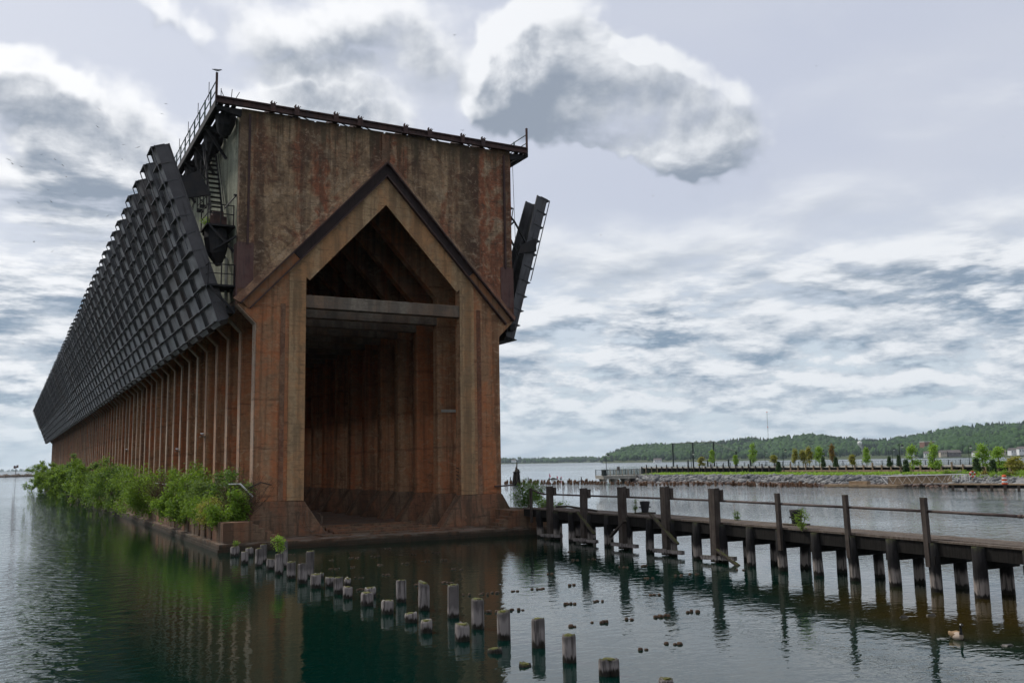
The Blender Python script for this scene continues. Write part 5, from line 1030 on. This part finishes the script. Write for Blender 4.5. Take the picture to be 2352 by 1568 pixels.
# marker flags out on the water
def flag(dx, dy, h, w, label):
    P = on_z(dx, dy); e = empty('marker_flag', tuple(P), -YAW); tag(e, label, 'flag'); q = MB(); q.tube((0, 0, -.3), (0, 0, h), .03, n=5); q.build('staff', M['black'], e); q = MB(); q.hexa([(0, -.015, h*.25), (w*.9, -.015, h*.32), (w*.9, .015, h*.32), (0, .015, h*.25), (0, -.015, h), (w*.35, -.015, h*.82), (w*.35, .015, h*.82), (0, .015, h)]); q.build('cloth', M['pink'], e); q = MB(); q.loft([(-.3, 0, -.05), (0, 0, .12), (.3, 0, -.05)], [.05, .16, .05], 8); q.build('float', M['black'], e)
flag(1262, 1099, 1.35, .42, 'tall pink flag on a float beyond the pile stubs'); flag(1279, 1099.5, .8, .5, 'pink flag on a float, middle of three'); flag(1277, 1099.3, .0001+.75, .3, 'small pink pennant close beside the middle flag') if False else None; flag(1288, 1099, .7, .35, 'smallest pink flag on a float, last of three')
q = MB(); q.loft([(-.9, 0, -.02), (-.4, 0, .12), (.3, 0, .14), (.9, 0, -.02)], [.05, .22, .22, .05], 8); P = on_z(1271, 1099.8); o = q.build('raft', M['timber'], loc=tuple(P), smooth=True); tag(o, 'small dark raft floating beside the pink flags', 'raft')

# ---------------------------------------------------------------- birds
def goose():
    P = on_z(2198, 1467); e = P; q = MB()
    path = [(-.46, 0, .13), (-.38, 0, .12), (-.22, 0, .10), (0, 0, .08), (.16, 0, .09), (.26, 0, .13), (.30, 0, .20), (.295, 0, .30), (.285, 0, .42), (.29, 0, .52), (.33, 0, .565), (.385, 0, .56), (.42, 0, .548), (.47, 0, .54), (.50, 0, .538)]
    rad = [(.02, .012), (.07, .05), (.155, .12), (.19, .155), (.175, .15), (.12, .11), (.07, .075), (.045, .05), (.038, .042), (.042, .045), (.05, .052), (.045, .045), (.026, .028), (.018, .014), (.006, .005)]
    q.loft(path, rad, 14); nring = 14
    q.mi = []
    for i in range(len(path)-1):
        for k in range(nring):
            c2 = 0 if i < 3 else 1 if i < 6 else 2
            if i == 10 and k in (0, 13, 6, 7): c2 = 3
            q.mi.append(c2)
    q.mi += [0, 2]
    o = q.build('goose', [simple('goose_brown', (0.24, 0.16, 0.09), .8, .25, 14), simple('goose_breast', (0.36, 0.29, 0.23), .8, .12, 10), simple('goose_black', (0.012, 0.011, 0.011), .6, .1, 4), M['white']], loc=(P.x, P.y, .02), smooth=True)
    o.rotation_euler = (0, 0, math.atan2(CAM.y-P.y, CAM.x-P.x)+.55); o.scale = (.60,)*3; tag(o, 'goose with black neck and white chin swimming near the footbridge', 'goose')
    for s in (-1, 1):
        w = MB(); w.loft([(-.44, s*.06, .17), (-.25, s*.14, .16), (0, s*.175, .14), (.12, s*.14, .13)], [.012, (.045, .085), (.035, .10), (.01, .04)], 10); w.build('wing', bpy.data.materials['goose_brown'], o, True)
goose()
def gull_mesh(pose, seed):
    r_ = random.Random(seed); q = MB()
    q.loft([(-.26, 0, .02), (-.2, 0, .02), (-.08, 0, .01), (.06, 0, 0), (.16, 0, .03), (.22, 0, .045), (.27, 0, .035)], [(.05, .008), (.04, .02), (.065, .055), (.07, .06), (.045, .045), (.036, .036), (.008, .008)], 8)
    if pose == 'fly':
        lift = r_.uniform(-.1, .35)
        for s in (-1, 1):
            a = [(.08, s*.03, .04), (.12, s*.30, .05+lift*.30), (.0, s*.68, .03+lift*.35)]; c2 = [(-.10, s*.03, .03), (-.07, s*.32, .04+lift*.28), (-.06, s*.66, .03+lift*.35)]
            for t in (0, .018): q.add([(x, y, z+t) for x, y, z in a+c2], [(0, 1, 4, 3), (1, 2, 5, 4)])
    else:
        q.tube((-.02, .03, -.14), (0, .03, 0), .008, n=4); q.tube((-.02, -.03, -.14), (0, -.03, 0), .008, n=4)
    return q.mesh('gull', M['gull'], True)
gm = [gull_mesh('fly', k) for k in range(5)]; gs = gull_mesh('sit', 9)
GZ = [(228, 252), (381, 239), (224, 292), (372, 262), (284, 333), (317, 339), (281, 366), (347, 356), (95, 355), (102, 371), (127, 367), (20, 367), (29, 377), (49, 383), (144, 380), (152, 406), (172, 445), (118, 464), (110, 436), (248, 496), (253, 355), (1044, 81), (1062, 300), (1875, 152), (1500, 450), (2304, 314), (1542, 470), (120, 578), (53, 789), (1681, 910), (42, 466), (1380, 540), (78, 556), (1905, 1024)]
for i, (x, y) in enumerate(GZ):
    r_ = random.Random(500+i); P = at_dist(x, y, r_.uniform(240, 420)); o = place(gm[i % 5], 'gull', None, tuple(P), (r_.uniform(-.5, .5), r_.uniform(-.2, .2), r_.uniform(0, 6.3)), 1.0)
    tag(o, 'gull in flight, a small dark speck against the clouds', 'gull', 'gulls in flight')
o = place(gs, 'gull', None, (-10.0, -.1, 26.06), (0, 0, math.atan2(IR.y, IR.x)+.3), 1.0); tag(o, 'gull perched on the tall corner rail post of the dock', 'gull')
for i, (k, z) in enumerate(((4, 6.3), (7, 5.5), (17, 6.2))):
    e = MB(); e.box(-7.9, -7.57, k*SP+.1, k*SP+.6, z-.06, z); e.build('ledge_bracket', M['tie'], dock); o = place(gs, 'gull', None, (-7.75, k*SP+.35, z+.14), (0, 0, 1.9), 1.0); tag(o, ['gull perched on a bracket on the fifth dock pier', 'gull perched on a bracket on the eighth dock pier', 'gull perched far along the dock piers'][i], 'gull')

# ---------------------------------------------------------------- the air
HAZE = True
if HAZE:
    hz = MB(); hz.box(-16000, 16000, -2500, 17500, -1.5, 320); ho = hz.build('haze', None) if False else None
    me = hz.mesh('haze', []); me.materials.clear(); ho = place(me, 'haze'); hm = bpy.data.materials.new('haze_air'); hm.use_nodes = True; t = hm.node_tree; t.nodes.clear()
    vo = t.nodes.new('ShaderNodeVolumePrincipled'); vo.inputs['Color'].default_value = (.78, .90, 1.0, 1); vo.inputs['Density'].default_value = 5.0e-5; vo.inputs['Anisotropy'].default_value = .2
    ou = t.nodes.new('ShaderNodeOutputMaterial'); t.links.new(vo.outputs[0], ou.inputs['Volume']); me.materials.append(hm); tag(ho, 'thin bluish haze over the lake', kind='stuff')
